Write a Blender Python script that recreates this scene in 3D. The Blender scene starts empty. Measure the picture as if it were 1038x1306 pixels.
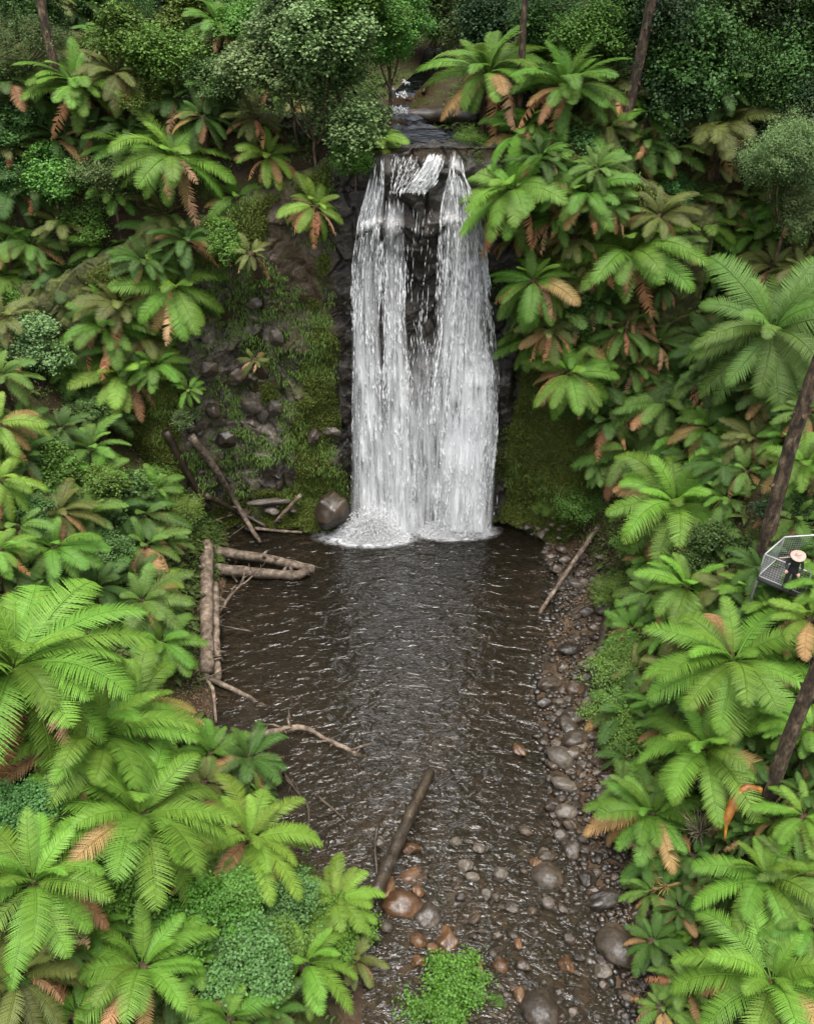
import bpy, math, random
import numpy as np
from mathutils import Vector, Matrix, Quaternion
SC = bpy.context.scene
COL = SC.collection
rnd = random.Random(7)
nrg = np.random.default_rng(11)
R = math.radians

# ------------------------------------------------------------------ camera
CAMH, PITCH, FPX, CU, CV = 26.5, 34.0, 1025.0, 519.0, 653.0
cp, sp = math.cos(R(PITCH)), math.sin(R(PITCH))
cam_d = bpy.data.cameras.new('camera')
cam = bpy.data.objects.new('camera', cam_d); COL.objects.link(cam)
cam.location = (0, 0, CAMH)
cam.rotation_euler = (R(90-PITCH), 0, 0)
cam_d.sensor_fit = 'VERTICAL'; cam_d.sensor_height = 24.0
cam_d.lens = 12.0*FPX/CV
cam_d.clip_start = 0.1; cam_d.clip_end = 600
SC.camera = cam
def ray(u, v):
    a, b = (u-CU)/FPX, (CV-v)/FPX
    return np.array([a, cp+b*sp, -sp+b*cp])          # per metre of depth
C0 = np.array([0, 0, CAMH])
def onY(u, v, Y): d = ray(u, v); return C0+d*(Y/d[1])
def onZ(u, v, Z): d = ray(u, v); return C0+d*((Z-CAMH)/d[2])
def depth_of(p): return p[1]*cp+(CAMH-p[2])*sp

# ------------------------------------------------------------------ noise
_LAT = nrg.random((64, 64, 64)).astype(np.float32)
def vn(x, y, z=0.0, s=1.0, seed=0):
    x = np.asarray(x, float)/s+seed*7.31+100; y = np.asarray(y, float)/s+seed*3.17+100
    z = np.asarray(z, float)/s+seed*5.7+100
    x, y, z = np.broadcast_arrays(x, y, z)
    xi, yi, zi = np.floor(x).astype(int), np.floor(y).astype(int), np.floor(z).astype(int)
    fx, fy, fz = x-xi, y-yi, z-zi
    fx, fy, fz = [f*f*(3-2*f) for f in (fx, fy, fz)]
    g = lambda a, b, c: _LAT[(xi+a) & 63, (yi+b) & 63, (zi+c) & 63]
    l = lambda a, b, t: a+(b-a)*t
    return l(l(l(g(0,0,0), g(1,0,0), fx), l(g(0,1,0), g(1,1,0), fx), fy),
             l(l(g(0,0,1), g(1,0,1), fx), l(g(0,1,1), g(1,1,1), fx), fy), fz)*2-1
def fbm(x, y, z=0.0, s=1.0, seed=0, o=4):
    return sum(vn(x, y, z, s/2**k, seed+k)*0.5**k for k in range(o))
def sstep(a, b, x): t = np.clip((x-a)/(b-a), 0, 1); return t*t*(3-2*t)

# ------------------------------------------------------------------ mesh helpers
def mk(name, V, F, mat=None, smooth=False, parent=None, uv=None, link=True):
    """F: list of (n,k) index arrays"""
    V = np.asarray(V, np.float32).reshape(-1, 3)
    F = [np.asarray(f, np.int32) for f in F if len(f)]
    me = bpy.data.meshes.new(name)
    nl = sum(f.size for f in F); nf = sum(len(f) for f in F)
    me.vertices.add(len(V)); me.vertices.foreach_set('co', V.ravel())
    me.loops.add(nl); me.polygons.add(nf)
    li = np.concatenate([f.ravel() for f in F])
    me.loops.foreach_set('vertex_index', li)
    ls, c = [], 0
    for f in F:
        ls.append(c+np.arange(len(f))*f.shape[1]); c += f.size
    me.polygons.foreach_set('loop_start', np.concatenate(ls).astype(np.int32))
    if smooth: me.polygons.foreach_set('use_smooth', np.ones(nf, bool))
    if uv is not None:
        l = me.uv_layers.new(name='UVMap')
        l.data.foreach_set('uv', np.asarray(uv, np.float32)[li].ravel())
    me.update(calc_edges=True); me.validate()
    if mat: me.materials.append(mat)
    return ob(name, me, parent) if link else me
def ob(name, data, parent=None):
    o = bpy.data.objects.new(name, data); COL.objects.link(o)
    if parent is not None: o.parent = parent
    return o
def tag(o, label=None, cat=None, group=None, kind=None):
    if label: o['label'] = label
    if cat: o['category'] = cat
    if group: o['group'] = group
    if kind: o['kind'] = kind
    return o
def empty(name, loc, label, cat, group=None):
    o = ob(name, None); o.location = tuple(float(c) for c in loc); o.empty_display_size = .2
    return tag(o, label, cat, group)
def grid_faces(nu, nv, closed=False):
    i = np.arange(nu-1 if not closed else nu)[:, None]; j = np.arange(nv-1)[None, :]
    i2 = (i+1) % nu
    return np.stack([i*nv+j, i2*nv+j, i2*nv+j+1, i*nv+j+1], -1).reshape(-1, 4)
class MB:
    def __init__(s): s.V = []; s.Q = []; s.T = []; s.n = 0
    def add(s, V, Q=None, T=None):
        V = np.asarray(V, float).reshape(-1, 3)
        if Q is not None and len(Q): s.Q.append(np.asarray(Q)+s.n)
        if T is not None and len(T): s.T.append(np.asarray(T)+s.n)
        s.V.append(V); s.n += len(V)
    def tube(s, pts, rad, k=8, rough=0.0, cap=True, flat=1.0):
        P = np.asarray(pts, float); rad = np.broadcast_to(np.asarray(rad, float), (len(P),))
        Tn = np.gradient(P, axis=0); Tn /= np.linalg.norm(Tn, axis=1)[:, None]+1e-9
        ref = np.array([0, 0, 1.0]) if abs(Tn[:, 2]).mean() < .8 else np.array([1.0, 0, 0])
        A = np.cross(Tn, ref); A /= np.linalg.norm(A, axis=1)[:, None]+1e-9
        B = np.cross(Tn, A)
        an = np.linspace(0, 2*math.pi, k, endpoint=False)
        rr = rad[:, None]*(1+rough*(nrg.random((len(P), k))-.5)*2)
        V = P[:, None]+rr[..., None]*(np.cos(an)[None, :, None]*A[:, None]+flat*np.sin(an)[None, :, None]*B[:, None])
        n = len(P)
        i = np.arange(n-1)[:, None]; j = np.arange(k)[None]
        Q = np.stack([i*k+j, i*k+(j+1) % k, (i+1)*k+(j+1) % k, (i+1)*k+j], -1).reshape(-1, 4)
        V = V.reshape(-1, 3); T = None
        if cap:
            V = np.vstack([V, P[:1], P[-1:]]); a, b = n*k, n*k+1
            T = [[a, (q+1) % k, q] for q in range(k)]+[[b, (n-1)*k+q, (n-1)*k+(q+1) % k] for q in range(k)]
        s.add(V, Q, T)
    def box(s, c, h, M=None):
        v = np.array([[x, y, z] for x in (-1, 1) for y in (-1, 1) for z in (-1, 1)], float)*np.asarray(h)
        if M is not None: v = v@np.asarray(M).T
        s.add(v+np.asarray(c), [[0,1,3,2],[4,6,7,5],[0,4,5,1],[2,3,7,6],[0,2,6,4],[1,5,7,3]])
    def build(s, name, mat, parent=None, smooth=False, link=True):
        return mk(name, np.vstack(s.V), [np.vstack(f) for f in (s.Q, s.T) if f], mat, smooth, parent, link=link)
def smooth_path(pts, n):
    P = np.asarray(pts, float)
    if len(P) == 2: return P[0]+(P[1]-P[0])*np.linspace(0, 1, n)[:, None]
    d = np.r_[0, np.cumsum(np.linalg.norm(np.diff(P, axis=0), axis=1))]
    t = np.linspace(0, d[-1], n); out = np.stack([np.interp(t, d, P[:, k]) for k in range(3)], 1)
    for _ in range(max(1, n//8)):
        out[1:-1] = (out[:-2]+2*out[1:-1]+out[2:])/4
    return out

# ------------------------------------------------------------------ materials
def newmat(name):
    m = bpy.data.materials.new(name); m.use_nodes = True
    nt = m.node_tree; nt.nodes.clear()
    out = nt.nodes.new('ShaderNodeOutputMaterial')
    return m, nt, out
def N(nt, typ, **kw):
    n = nt.nodes.new('ShaderNode'+typ)
    for k, v in kw.items():
        if k.startswith('i_'):
            key = k[2:].replace('_', ' ')
            n.inputs[int(key) if key.isdigit() else key].default_value = v
        else: setattr(n, k, v)
    return n
def L(nt, a, ao, b, bi): nt.links.new(a.outputs[ao], b.inputs[bi])
def ramp(nt, stops, interp='LINEAR'):
    r = N(nt, 'ValToRGB'); e = r.color_ramp.elements; r.color_ramp.interpolation = interp
    e[0].position, e[0].color = stops[0][0], (*stops[0][1], 1)
    e[1].position, e[1].color = stops[-1][0], (*stops[-1][1], 1)
    for p, c in stops[1:-1]:
        q = e.new(p); q.color = (*c, 1)
    return r
def leaf_mat(name, col=None, rough=.42, trans=.3, var=.35, scale=4.0, hue=.03):
    """col None: take the object's own colour"""
    m, nt, out = newmat(name)
    oi = N(nt, 'ObjectInfo'); geo = N(nt, 'NewGeometry'); tc = N(nt, 'TexCoord')
    no = N(nt, 'TexNoise', i_Scale=scale, i_Detail=2.0); L(nt, tc, 'Object', no, 'Vector')
    ad = N(nt, 'Math', operation='ADD'); L(nt, oi, 'Random', ad, 0); L(nt, no, 'Fac', ad, 1)
    a2 = N(nt, 'Math', operation='ADD'); L(nt, ad, 0, a2, 0); L(nt, geo, 'Random Per Island', a2, 1)
    mr = N(nt, 'MapRange', i_1=0.6, i_2=2.2, i_3=1-var, i_4=1+var); L(nt, a2, 0, mr, 0)
    hs = N(nt, 'HueSaturation')
    if col is None: L(nt, oi, 'Color', hs, 'Color')
    else: hs.inputs['Color'].default_value = (*col, 1)
    L(nt, mr, 0, hs, 'Value')
    mh = N(nt, 'MapRange', i_1=0.0, i_2=1.0, i_3=.5-hue, i_4=.5+hue); L(nt, oi, 'Random', mh, 0); L(nt, mh, 0, hs, 'Hue')
    pb = N(nt, 'BsdfPrincipled', i_Roughness=rough); pb.inputs['Specular IOR Level'].default_value = .25
    tr = N(nt, 'BsdfTranslucent'); g = N(nt, 'Gamma', i_Gamma=.92); L(nt, hs, 0, g, 0)
    L(nt, hs, 0, pb, 'Base Color'); L(nt, g, 0, tr, 'Color')
    mx = N(nt, 'MixShader', i_0=trans); L(nt, pb, 0, mx, 1); L(nt, tr, 0, mx, 2); L(nt, mx, 0, out, 0)
    return m
def rough_mat(name, stops, scale=2.0, rough=.8, bump=.3, bscale=8.0, stretch=(1, 1, 1), detail=6.0, dist=.05, rvar=0.0, coord='Object', objvar=.25):
    m, nt, out = newmat(name)
    tc = N(nt, 'TexCoord'); mp = N(nt, 'Mapping'); mp.inputs['Scale'].default_value = stretch
    L(nt, tc, coord, mp, 'Vector')
    oi = N(nt, 'ObjectInfo')
    no = N(nt, 'TexNoise', i_Scale=scale, i_Detail=detail, i_Roughness=.62); L(nt, mp, 0, no, 'Vector')
    r = ramp(nt, stops); L(nt, no, 'Fac', r, 0)
    hs = N(nt, 'HueSaturation'); L(nt, r, 0, hs, 'Color')
    mr = N(nt, 'MapRange', i_1=0.0, i_2=1.0, i_3=1-objvar, i_4=1+objvar); L(nt, oi, 'Random', mr, 0); L(nt, mr, 0, hs, 'Value')
    n2 = N(nt, 'TexNoise', i_Scale=bscale, i_Detail=5.0); L(nt, mp, 0, n2, 'Vector')
    bm = N(nt, 'Bump', i_Strength=bump, i_Distance=dist); L(nt, n2, 'Fac', bm, 'Height')
    pb = N(nt, 'BsdfPrincipled', i_Roughness=rough); L(nt, hs, 0, pb, 'Base Color'); L(nt, bm, 0, pb, 'Normal')
    if rvar:
        m2 = N(nt, 'MapRange', i_1=.35, i_2=.65, i_3=rough-rvar, i_4=rough+rvar); L(nt, n2, 'Fac', m2, 0); L(nt, m2, 0, pb, 'Roughness')
    L(nt, pb, 0, out, 0)
    return m
M = {}
M['frond'] = leaf_mat('fern_frond', None, .48, .28, .35, 1.5, .012)
M['leaf'] = leaf_mat('shrub_leaf', None, .52, .22, .45, 1.3, .02)
M['ground_leaf'] = leaf_mat('undergrowth_leaf', (.05, .085, .016), .5, .25, .6, .35, .03)
M['mossleaf'] = leaf_mat('moss_leaf', (.075, .095, .014), .7, .2, .55, .6, .03)
M['trunk'] = rough_mat('fibrous_fern_trunk', [(.3, (.018, .011, .007)), (.55, (.06, .034, .018)), (.75, (.13, .07, .03))], 3.0, .95, .9, 9.0, (3, 3, .6))
M['bark'] = rough_mat('tree_bark', [(.3, (.012, .009, .006)), (.46, (.05, .034, .021)), (.56, (.12, .075, .042)), (.68, (.24, .19, .13))], 2.6, .9, 1.0, 8.0, (2, 2, .8))
M['log'] = rough_mat('weathered_log', [(.3, (.02, .014, .010)), (.48, (.085, .06, .04)), (.62, (.16, .122, .088)), (.76, (.26, .21, .16))], 3.2, .8, .9, 12.0)
M['wetlog'] = rough_mat('wet_log', [(.3, (.012, .009, .006)), (.55, (.04, .028, .017)), (.75, (.085, .065, .035))], 2.5, .45, .7, 9.0)
M['rock'] = rough_mat('wet_dark_rock', [(.3, (.012, .010, .007)), (.55, (.036, .026, .017)), (.75, (.08, .056, .035))], 1.3, .42, .45, 6.0, rvar=.14, objvar=.5)
M['rock_b'] = rough_mat('wet_brown_rock', [(.3, (.025, .014, .007)), (.5, (.075, .037, .015)), (.72, (.14, .066, .022))], 1.6, .4, .45, 5.0, rvar=.1)
M['rock_c'] = rough_mat('wet_umber_rock', [(.3, (.016, .011, .007)), (.5, (.042, .028, .017)), (.72, (.08, .055, .034))], 1.1, .4, .4, 6.0, rvar=.12, objvar=.4)
M['rock_g'] = rough_mat('grey_rock', [(.3, (.03, .024, .018)), (.55, (.078, .062, .046)), (.75, (.16, .135, .108))], 1.5, .5, .4, 5.0)
M['rock_moss'] = rough_mat('mossy_rock', [(.3, (.012, .018, .006)), (.5, (.035, .06, .012)), (.75, (.07, .11, .02))], 1.5, .9, .8, 9.0)
M['steel'] = rough_mat('galvanised_steel', [(.3, (.4, .41, .41)), (.7, (.55, .56, .56))], 6.0, .45, .05, 30.0)
M['deck'] = rough_mat('steel_deck', [(.3, (.05, .05, .048)), (.7, (.11, .105, .1))], 5.0, .7, .4, 40.0)
M['hat'] = rough_mat('pale_pink_straw', [(.3, (.42, .28, .23)), (.7, (.6, .43, .36))], 12.0, .9, .5, 60.0)
M['skin'] = rough_mat('skin', [(.3, (.46, .27, .2)), (.7, (.55, .34, .26))], 8.0, .55, .03, 40.0)
M['cloth'] = rough_mat('black_cloth', [(.3, (.012, .012, .014)), (.7, (.03, .03, .034))], 6.0, .9, .3, 40.0)
M['scarf'] = rough_mat('pale_scarf', [(.3, (.5, .42, .38)), (.7, (.62, .54, .5))], 9.0, .9, .4, 40.0)
M['hair'] = rough_mat('brown_hair', [(.3, (.03, .018, .01)), (.7, (.06, .035, .02))], 9.0, .6, .4, 60.0)
M['gall'] = rough_mat('orange_growth', [(.3, (.09, .03, .008)), (.5, (.26, .1, .012)), (.72, (.4, .2, .02))], 3.0, .5, .5, 14.0)
M['root'] = rough_mat('mossy_root', [(.3, (.09, .06, .02)), (.55, (.24, .17, .05)), (.75, (.42, .34, .16))], 4.0, .85, .6, 14.0)

def ground_mat():
    m, nt, out = newmat('bank_soil_and_gravel')
    geo = N(nt, 'NewGeometry'); sx = N(nt, 'SeparateXYZ'); L(nt, geo, 'Position', sx, 0)
    n1 = N(nt, 'TexNoise', i_Scale=.55, i_Detail=7.0, i_Roughness=.65); L(nt, geo, 'Position', n1, 'Vector')
    r1 = ramp(nt, [(.3, (.012, .009, .005)), (.46, (.035, .022, .011)), (.55, (.03, .04, .008)), (.7, (.06, .075, .012))]); L(nt, n1, 'Fac', r1, 0)
    vo = N(nt, 'TexVoronoi', i_Scale=3.2); L(nt, geo, 'Position', vo, 'Vector')
    r2 = ramp(nt, [(0, (.012, .009, .007)), (.5, (.035, .026, .017)), (1, (.075, .056, .038))])
    hv = N(nt, 'SeparateColor'); L(nt, vo, 'Color', hv, 0); L(nt, hv, 0, r2, 0)
    v2 = N(nt, 'TexVoronoi', i_Scale=3.2, feature='DISTANCE_TO_EDGE'); L(nt, geo, 'Position', v2, 'Vector')
    n3 = N(nt, 'TexNoise', i_Scale=.35, i_Detail=3.0); L(nt, geo, 'Position', n3, 'Vector')
    r3 = ramp(nt, [(.4, (.02, .015, .01)), (.68, (.095, .052, .024))]); L(nt, n3, 'Fac', r3, 0)
    mb = N(nt, 'MixRGB', i_0=.55); L(nt, r2, 0, mb, 1); L(nt, r3, 0, mb, 2)
    mz = N(nt, 'MapRange', i_1=.25, i_2=1.1, i_3=0.0, i_4=1.0); L(nt, sx, 2, mz, 0)
    mc = N(nt, 'MixRGB'); L(nt, mz, 0, mc, 0); L(nt, mb, 0, mc, 1); L(nt, r1, 0, mc, 2)
    n4 = N(nt, 'TexNoise', i_Scale=6.0, i_Detail=6.0); L(nt, geo, 'Position', n4, 'Vector')
    vd = N(nt, 'MapRange', i_1=0.0, i_2=.25, i_3=0.0, i_4=1.0); L(nt, v2, 0, vd, 0)
    ad = N(nt, 'Math', operation='MULTIPLY_ADD', i_1=.25); L(nt, vd, 0, ad, 0); L(nt, n4, 'Fac', ad, 2)
    bm = N(nt, 'Bump', i_Strength=.7, i_Distance=.08); L(nt, ad, 0, bm, 'Height')
    pb = N(nt, 'BsdfPrincipled', i_Roughness=.85); pb.inputs['Specular IOR Level'].default_value = .2; L(nt, mc, 0, pb, 'Base Color'); L(nt, bm, 0, pb, 'Normal'); L(nt, pb, 0, out, 0)
    return m
M['ground'] = ground_mat()
def cliff_mat():
    m, nt, out = newmat('mossy_cliff_rock')
    geo = N(nt, 'NewGeometry'); sx = N(nt, 'SeparateXYZ'); L(nt, geo, 'Position', sx, 0)
    at = N(nt, 'Attribute', attribute_name='moss')
    n1 = N(nt, 'TexNoise', i_Scale=1.7, i_Detail=8.0, i_Roughness=.68); L(nt, geo, 'Position', n1, 'Vector')
    rr = ramp(nt, [(.3, (.012, .010, .007)), (.44, (.042, .033, .023)), (.56, (.10, .08, .058)), (.7, (.27, .24, .2))]); L(nt, n1, 'Fac', rr, 0)
    n2 = N(nt, 'TexNoise', i_Scale=3.0, i_Detail=6.0, i_Roughness=.7); L(nt, geo, 'Position', n2, 'Vector')
    rm = ramp(nt, [(.32, (.022, .019, .009)), (.46, (.045, .048, .012)), (.58, (.075, .092, .015)), (.72, (.12, .14, .024))]); L(nt, n2, 'Fac', rm, 0)
    re = ramp(nt, [(.3, (.03, .02, .011)), (.6, (.08, .054, .03)), (.8, (.13, .09, .052))]); L(nt, n2, 'Fac', re, 0)
    a1 = N(nt, 'Attribute', attribute_name='earth')
    m0 = N(nt, 'MixRGB'); L(nt, a1, 'Fac', m0, 0); L(nt, rr, 0, m0, 1); L(nt, re, 0, m0, 2)
    sm = N(nt, 'Math', operation='ADD'); L(nt, at, 'Fac', sm, 0)
    s0 = N(nt, 'MapRange', i_1=.35, i_2=.65, i_3=-.3, i_4=.3); L(nt, n1, 'Fac', s0, 0); L(nt, s0, 0, sm, 1)
    s1 = N(nt, 'MapRange', i_1=.4, i_2=.6, i_3=0.0, i_4=1.0); L(nt, sm, 0, s1, 0)
    mc = N(nt, 'MixRGB'); L(nt, s1, 0, mc, 0); L(nt, m0, 0, mc, 1); L(nt, rm, 0, mc, 2)
    aw = N(nt, 'Attribute', attribute_name='wet'); mw = N(nt, 'MixRGB', blend_type='MULTIPLY'); L(nt, aw, 'Fac', mw, 0); L(nt, mc, 0, mw, 1); mw.inputs[2].default_value = (.36, .36, .38, 1); mc = mw
    n4 = N(nt, 'TexNoise', i_Scale=7.0, i_Detail=7.0, i_Roughness=.7); L(nt, geo, 'Position', n4, 'Vector')
    bm = N(nt, 'Bump', i_Strength=.8, i_Distance=.1); L(nt, n4, 'Fac', bm, 'Height')
    ro = N(nt, 'MapRange', i_1=0.0, i_2=1.0, i_3=.38, i_4=.9); L(nt, s1, 0, ro, 0)
    pb = N(nt, 'BsdfPrincipled'); L(nt, ro, 0, pb, 'Roughness'); L(nt, mc, 0, pb, 'Base Color'); L(nt, bm, 0, pb, 'Normal'); L(nt, pb, 0, out, 0)
    return m
M['cliff'] = cliff_mat()
def water_mat():
    m, nt, out = newmat('pool_water')
    geo = N(nt, 'NewGeometry'); mp = N(nt, 'Mapping'); mp.inputs['Scale'].default_value = (.8, 1.5, 1); L(nt, geo, 'Position', mp, 0)
    n1 = N(nt, 'TexNoise', i_Scale=1.25, i_Detail=2.0, i_Roughness=.5, i_Distortion=1.1); L(nt, mp, 0, n1, 'Vector')
    rg_ = N(nt, 'Math', operation='POWER', i_1=2.2); L(nt, n1, 'Fac', rg_, 0)
    n2 = N(nt, 'TexNoise', i_Scale=4.2, i_Detail=2.0, i_Distortion=1.0); L(nt, mp, 0, n2, 'Vector')
    ad = N(nt, 'Math', operation='MULTIPLY_ADD', i_1=.16); L(nt, n2, 'Fac', ad, 0); L(nt, rg_, 0, ad, 2)
    bm = N(nt, 'Bump', i_Strength=1.0, i_Distance=.62); L(nt, ad, 0, bm, 'Height')
    fr = N(nt, 'Fresnel', i_IOR=1.5); L(nt, bm, 0, fr, 'Normal')
    gl = N(nt, 'BsdfGlossy', i_Roughness=.19); L(nt, bm, 0, gl, 'Normal')
    tr = N(nt, 'BsdfTransparent'); tr.inputs[0].default_value = (.93, .9, .84, 1)
    df = N(nt, 'BsdfDiffuse'); df.inputs[0].default_value = (.115, .096, .064, 1); mt = N(nt, 'MixShader', i_0=.13); L(nt, tr, 0, mt, 1); L(nt, df, 0, mt, 2)
    mx = N(nt, 'MixShader'); L(nt, fr, 0, mx, 0); L(nt, mt, 0, mx, 1); L(nt, gl, 0, mx, 2); L(nt, mx, 0, out, 0)
    va = N(nt, 'VolumeAbsorption', i_Density=1.25); va.inputs[0].default_value = (.46, .42, .3, 1); L(nt, va, 0, out, 'Volume')
    return m
M['water'] = water_mat()
def white_mat(name, alpha=.75, col=(.86, .88, .9), tlm=.35):
    m, nt, out = newmat(name)
    pb = N(nt, 'BsdfPrincipled', i_Roughness=.4); pb.inputs['Base Color'].default_value = (*col, 1)
    tl = N(nt, 'BsdfTranslucent'); tl.inputs[0].default_value = (*col, 1)
    m1 = N(nt, 'MixShader', i_0=tlm); L(nt, pb, 0, m1, 1); L(nt, tl, 0, m1, 2)
    tr = N(nt, 'BsdfTransparent'); mx = N(nt, 'MixShader', i_0=alpha); L(nt, tr, 0, mx, 1); L(nt, m1, 0, mx, 2); L(nt, mx, 0, out, 0)
    return m
M['drop'] = white_mat('falling_water', .85, (.92, .93, .94))
M['foam'] = white_mat('foam', .62, (.97, .975, .98), .6)
def veil_mat(name, lo, hi, sx=6.0, sy=.35, amax=.8):
    m, nt, out = newmat(name)
    tc = N(nt, 'TexCoord'); mp = N(nt, 'Mapping'); mp.inputs['Scale'].default_value = (sx, sy, 1); L(nt, tc, 'UV', mp, 0)
    n1 = N(nt, 'TexNoise', i_Scale=1.0, i_Detail=5.0, i_Roughness=.7); L(nt, mp, 0, n1, 'Vector')
    mr = N(nt, 'MapRange', i_1=lo, i_2=hi, i_3=0.0, i_4=amax); L(nt, n1, 'Fac', mr, 0)
    at = N(nt, 'Attribute', attribute_name='fade'); mu = N(nt, 'Math', operation='MULTIPLY'); L(nt, mr, 0, mu, 0); L(nt, at, 'Fac', mu, 1)
    pb = N(nt, 'BsdfPrincipled', i_Roughness=.4); pb.inputs['Base Color'].default_value = (.93, .94, .95, 1)
    tr = N(nt, 'BsdfTransparent'); mx = N(nt, 'MixShader'); L(nt, mu, 0, mx, 0); L(nt, tr, 0, mx, 1); L(nt, pb, 0, mx, 2); L(nt, mx, 0, out, 0)
    return m
M['veil'] = veil_mat('water_veil', .36, .72, 4.5, .3, .85)
M['foamsheet'] = veil_mat('surface_foam', .34, .55, 2.5, 2.5, .97)

# ------------------------------------------------------------------ world and light
w = bpy.data.worlds.new('World'); SC.world = w; w.use_nodes = True
nt = w.node_tree; nt.nodes.clear()
wo = nt.nodes.new('ShaderNodeOutputWorld'); bg = N(nt, 'Background', i_Strength=.13)
sky = N(nt, 'TexSky', sky_type='NISHITA', sun_disc=False); SUN_EL, SUN_AZ = 80.0, 170.0
sky.sun_elevation = R(SUN_EL); sky.sun_rotation = R(SUN_AZ); sky.dust_density = 4.0; sky.ozone_density = .6
hs = N(nt, 'HueSaturation', i_Saturation=.3); L(nt, sky, 0, hs, 'Color'); L(nt, hs, 0, bg, 0); L(nt, bg, 0, wo, 0)
sd = bpy.data.lights.new('sun', 'SUN'); sd.energy = 2.0; sd.angle = R(42); sd.color = (1, .97, .91)
sun = ob('sun', sd)
az = R(SUN_AZ); sdir = Vector((math.sin(az)*math.cos(R(SUN_EL)), math.cos(az)*math.cos(R(SUN_EL)), math.sin(R(SUN_EL))))
sun.rotation_euler = sdir.to_track_quat('Z', 'Y').to_euler()
SC.view_settings.view_transform = 'Standard'; SC.view_settings.look = 'None'; SC.view_settings.exposure = 1.45
SC.cycles.volume_bounces = 3; SC.cycles.transparent_max_bounces = 24; SC.cycles.max_bounces = 7; SC.cycles.diffuse_bounces = 3; SC.cycles.glossy_bounces = 3
SC.cycles.use_adaptive_sampling = True; SC.cycles.adaptive_threshold = .02
SC.cycles.use_denoising = True

# ------------------------------------------------------------------ terrain
YL = [-20, 5, 11, 14.5, 17, 19.5, 22, 27, 33, 36, 42]
XL = [-1.5, -1.2, -1.0, -1.4, -3.4, -5.6, -7.6, -9.0, -9.3, -9.8, -11.5]
YR = [-20, 8, 11.5, 15.3, 18.3, 21.6, 25.7, 30, 33, 36, 42]
XW = [5.5, 6.2, 6.6, 6.5, 5.8, 5.4, 6.0, 7.2, 8.0, 7.6, 7.0]        # waterline, platform side
XR = [8.0, 8.6, 8.9, 9.0, 9.0, 9.2, 9.3, 9.6, 9.4, 8.6, 7.8]        # foot of the bank
CLX = [-30, -16, -12, -8, -5, -3.3, 0, 5.2, 6.5, 9, 12, 30]
CLZ = [12, 14.5, 16, 17.5, 18.6, 19.6, 20.0, 20.0, 20.2, 19.5, 18, 16]
STX, STY = [1.2, 1.2, .2, -.6, .2, 1.2, 2.5], [38, 40.5, 42.5, 44.5, 48, 52, 70]   # upper stream
CY = 38.4
def T(x, y):
    x = np.asarray(x, float); y = np.asarray(y, float)
    wob = .5*vn(x, y, 0, 3.0, 1)
    xl = np.interp(y, YL, XL)+wob*.6; xw = np.interp(y, YR, XW)+wob*.5; xr = np.interp(y, YR, XR)+wob*.6
    dl, dr = xl-x, x-xr
    sl = np.interp(y, [5, 15, 22, 28, 36, 60], [.62, .72, .9, 1.25, 1.5, 1.3]); sr = np.interp(y, [5, 12, 18, 24, 34, 38], [.75, 1.05, 1.45, 1.6, 1.75, 2.2])
    def bank(d, s):
        d = np.maximum(d, 0); z = s*d*d/(d+.7)
        return np.where(z > 21, 21+(z-21)*.35, z)
    zl, zr = bank(dl, sl), bank(dr, sr)
    zs = np.where(x > xw, np.clip((x-xw)*.17, 0, .75), 0)             # stony shelf
    din = np.minimum(x-xl, xw-x)
    dmax = np.interp(y, [10, 15, 17.5, 20, 25, 31, 35, 38], [.18, .2, .3, .75, 1.9, 2.2, 1.7, .9])
    dmax = dmax*(1-.85*sstep(-3.2, -5.2, x)*sstep(33, 35.5, y))*(1-.8*sstep(3.6, 6, x)*sstep(23, 27, y))
    shl = np.interp(y, [10, 17, 24, 31, 36], [.3, .2, .16, .2, .3])
    bed = -np.minimum(dmax, np.maximum(0, din)*(shl+.12*vn(x, y, 0, 4, 9)))
    z = np.where(din > 0, bed-.04, zs)+np.where(dl > 0, zl, 0)+np.where(dr > 0, zr, 0)
    up = np.clip(np.maximum(dl, dr), 0, 4)/4
    z = z+(.55*fbm(x, y, 0, 4.0, 3)*up)+.05*vn(x, y, 0, .5, 5)
    top = np.interp(x, CLX, CLZ)
    xs = np.interp(y, STY, STX)
    ds = np.abs(x-xs)
    rear = top+np.maximum(0, y-40)*.10
    rear = rear+np.maximum(0, ds-2.6-.03*(y-38))*.55*sstep(38, 42, y)
    rear = np.where(rear > 27+.36*(y-40), 27+.36*(y-40)+.12*(rear-27-.36*(y-40)), rear)
    rear = rear+np.maximum(0, y-56)*.32
    rear = rear+.5*fbm(x, y, 0, 4.0, 4)*np.clip(ds-2.4, 0, 2)/2+.04*vn(x, y, 0, .5, 6)
    rear = np.where(ds < 2.4, rear-.3, rear)
    k = sstep(CY+.35, CY+1.0, y)
    return np.where(k > 0, z*(1-k)+np.maximum(z, rear)*k, z)
gx = np.r_[np.linspace(-75, -26, 34), np.linspace(-25.6, 25.6, 171), np.linspace(26, 75, 34)]
gy = np.r_[np.linspace(-25, 3, 20), np.linspace(3.3, 38.1, 140), np.linspace(38.3, 56, 80), np.linspace(57, 150, 50)]
GX, GY = np.meshgrid(gx, gy, indexing='ij')
GZ = T(GX, GY)
g = mk('ground', np.stack([GX, GY, GZ], -1).reshape(-1, 3), [grid_faces(len(gx), len(gy))], M['ground'], True)
tag(g, 'steep mossy gorge banks with a brown gravel bed', kind='structure')
_t = np.arange(6, 110, .06)
def hit(u, v, h=0.0):
    """the point of this sight line that stands h above the ground"""
    d = ray(u, v); P = C0+_t[:, None]*d
    gap = P[:, 2]-T(P[:, 0], P[:, 1])
    k = int(np.argmax(gap <= h)) if (gap <= h).any() else len(_t)-1
    return P[k]

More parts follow.
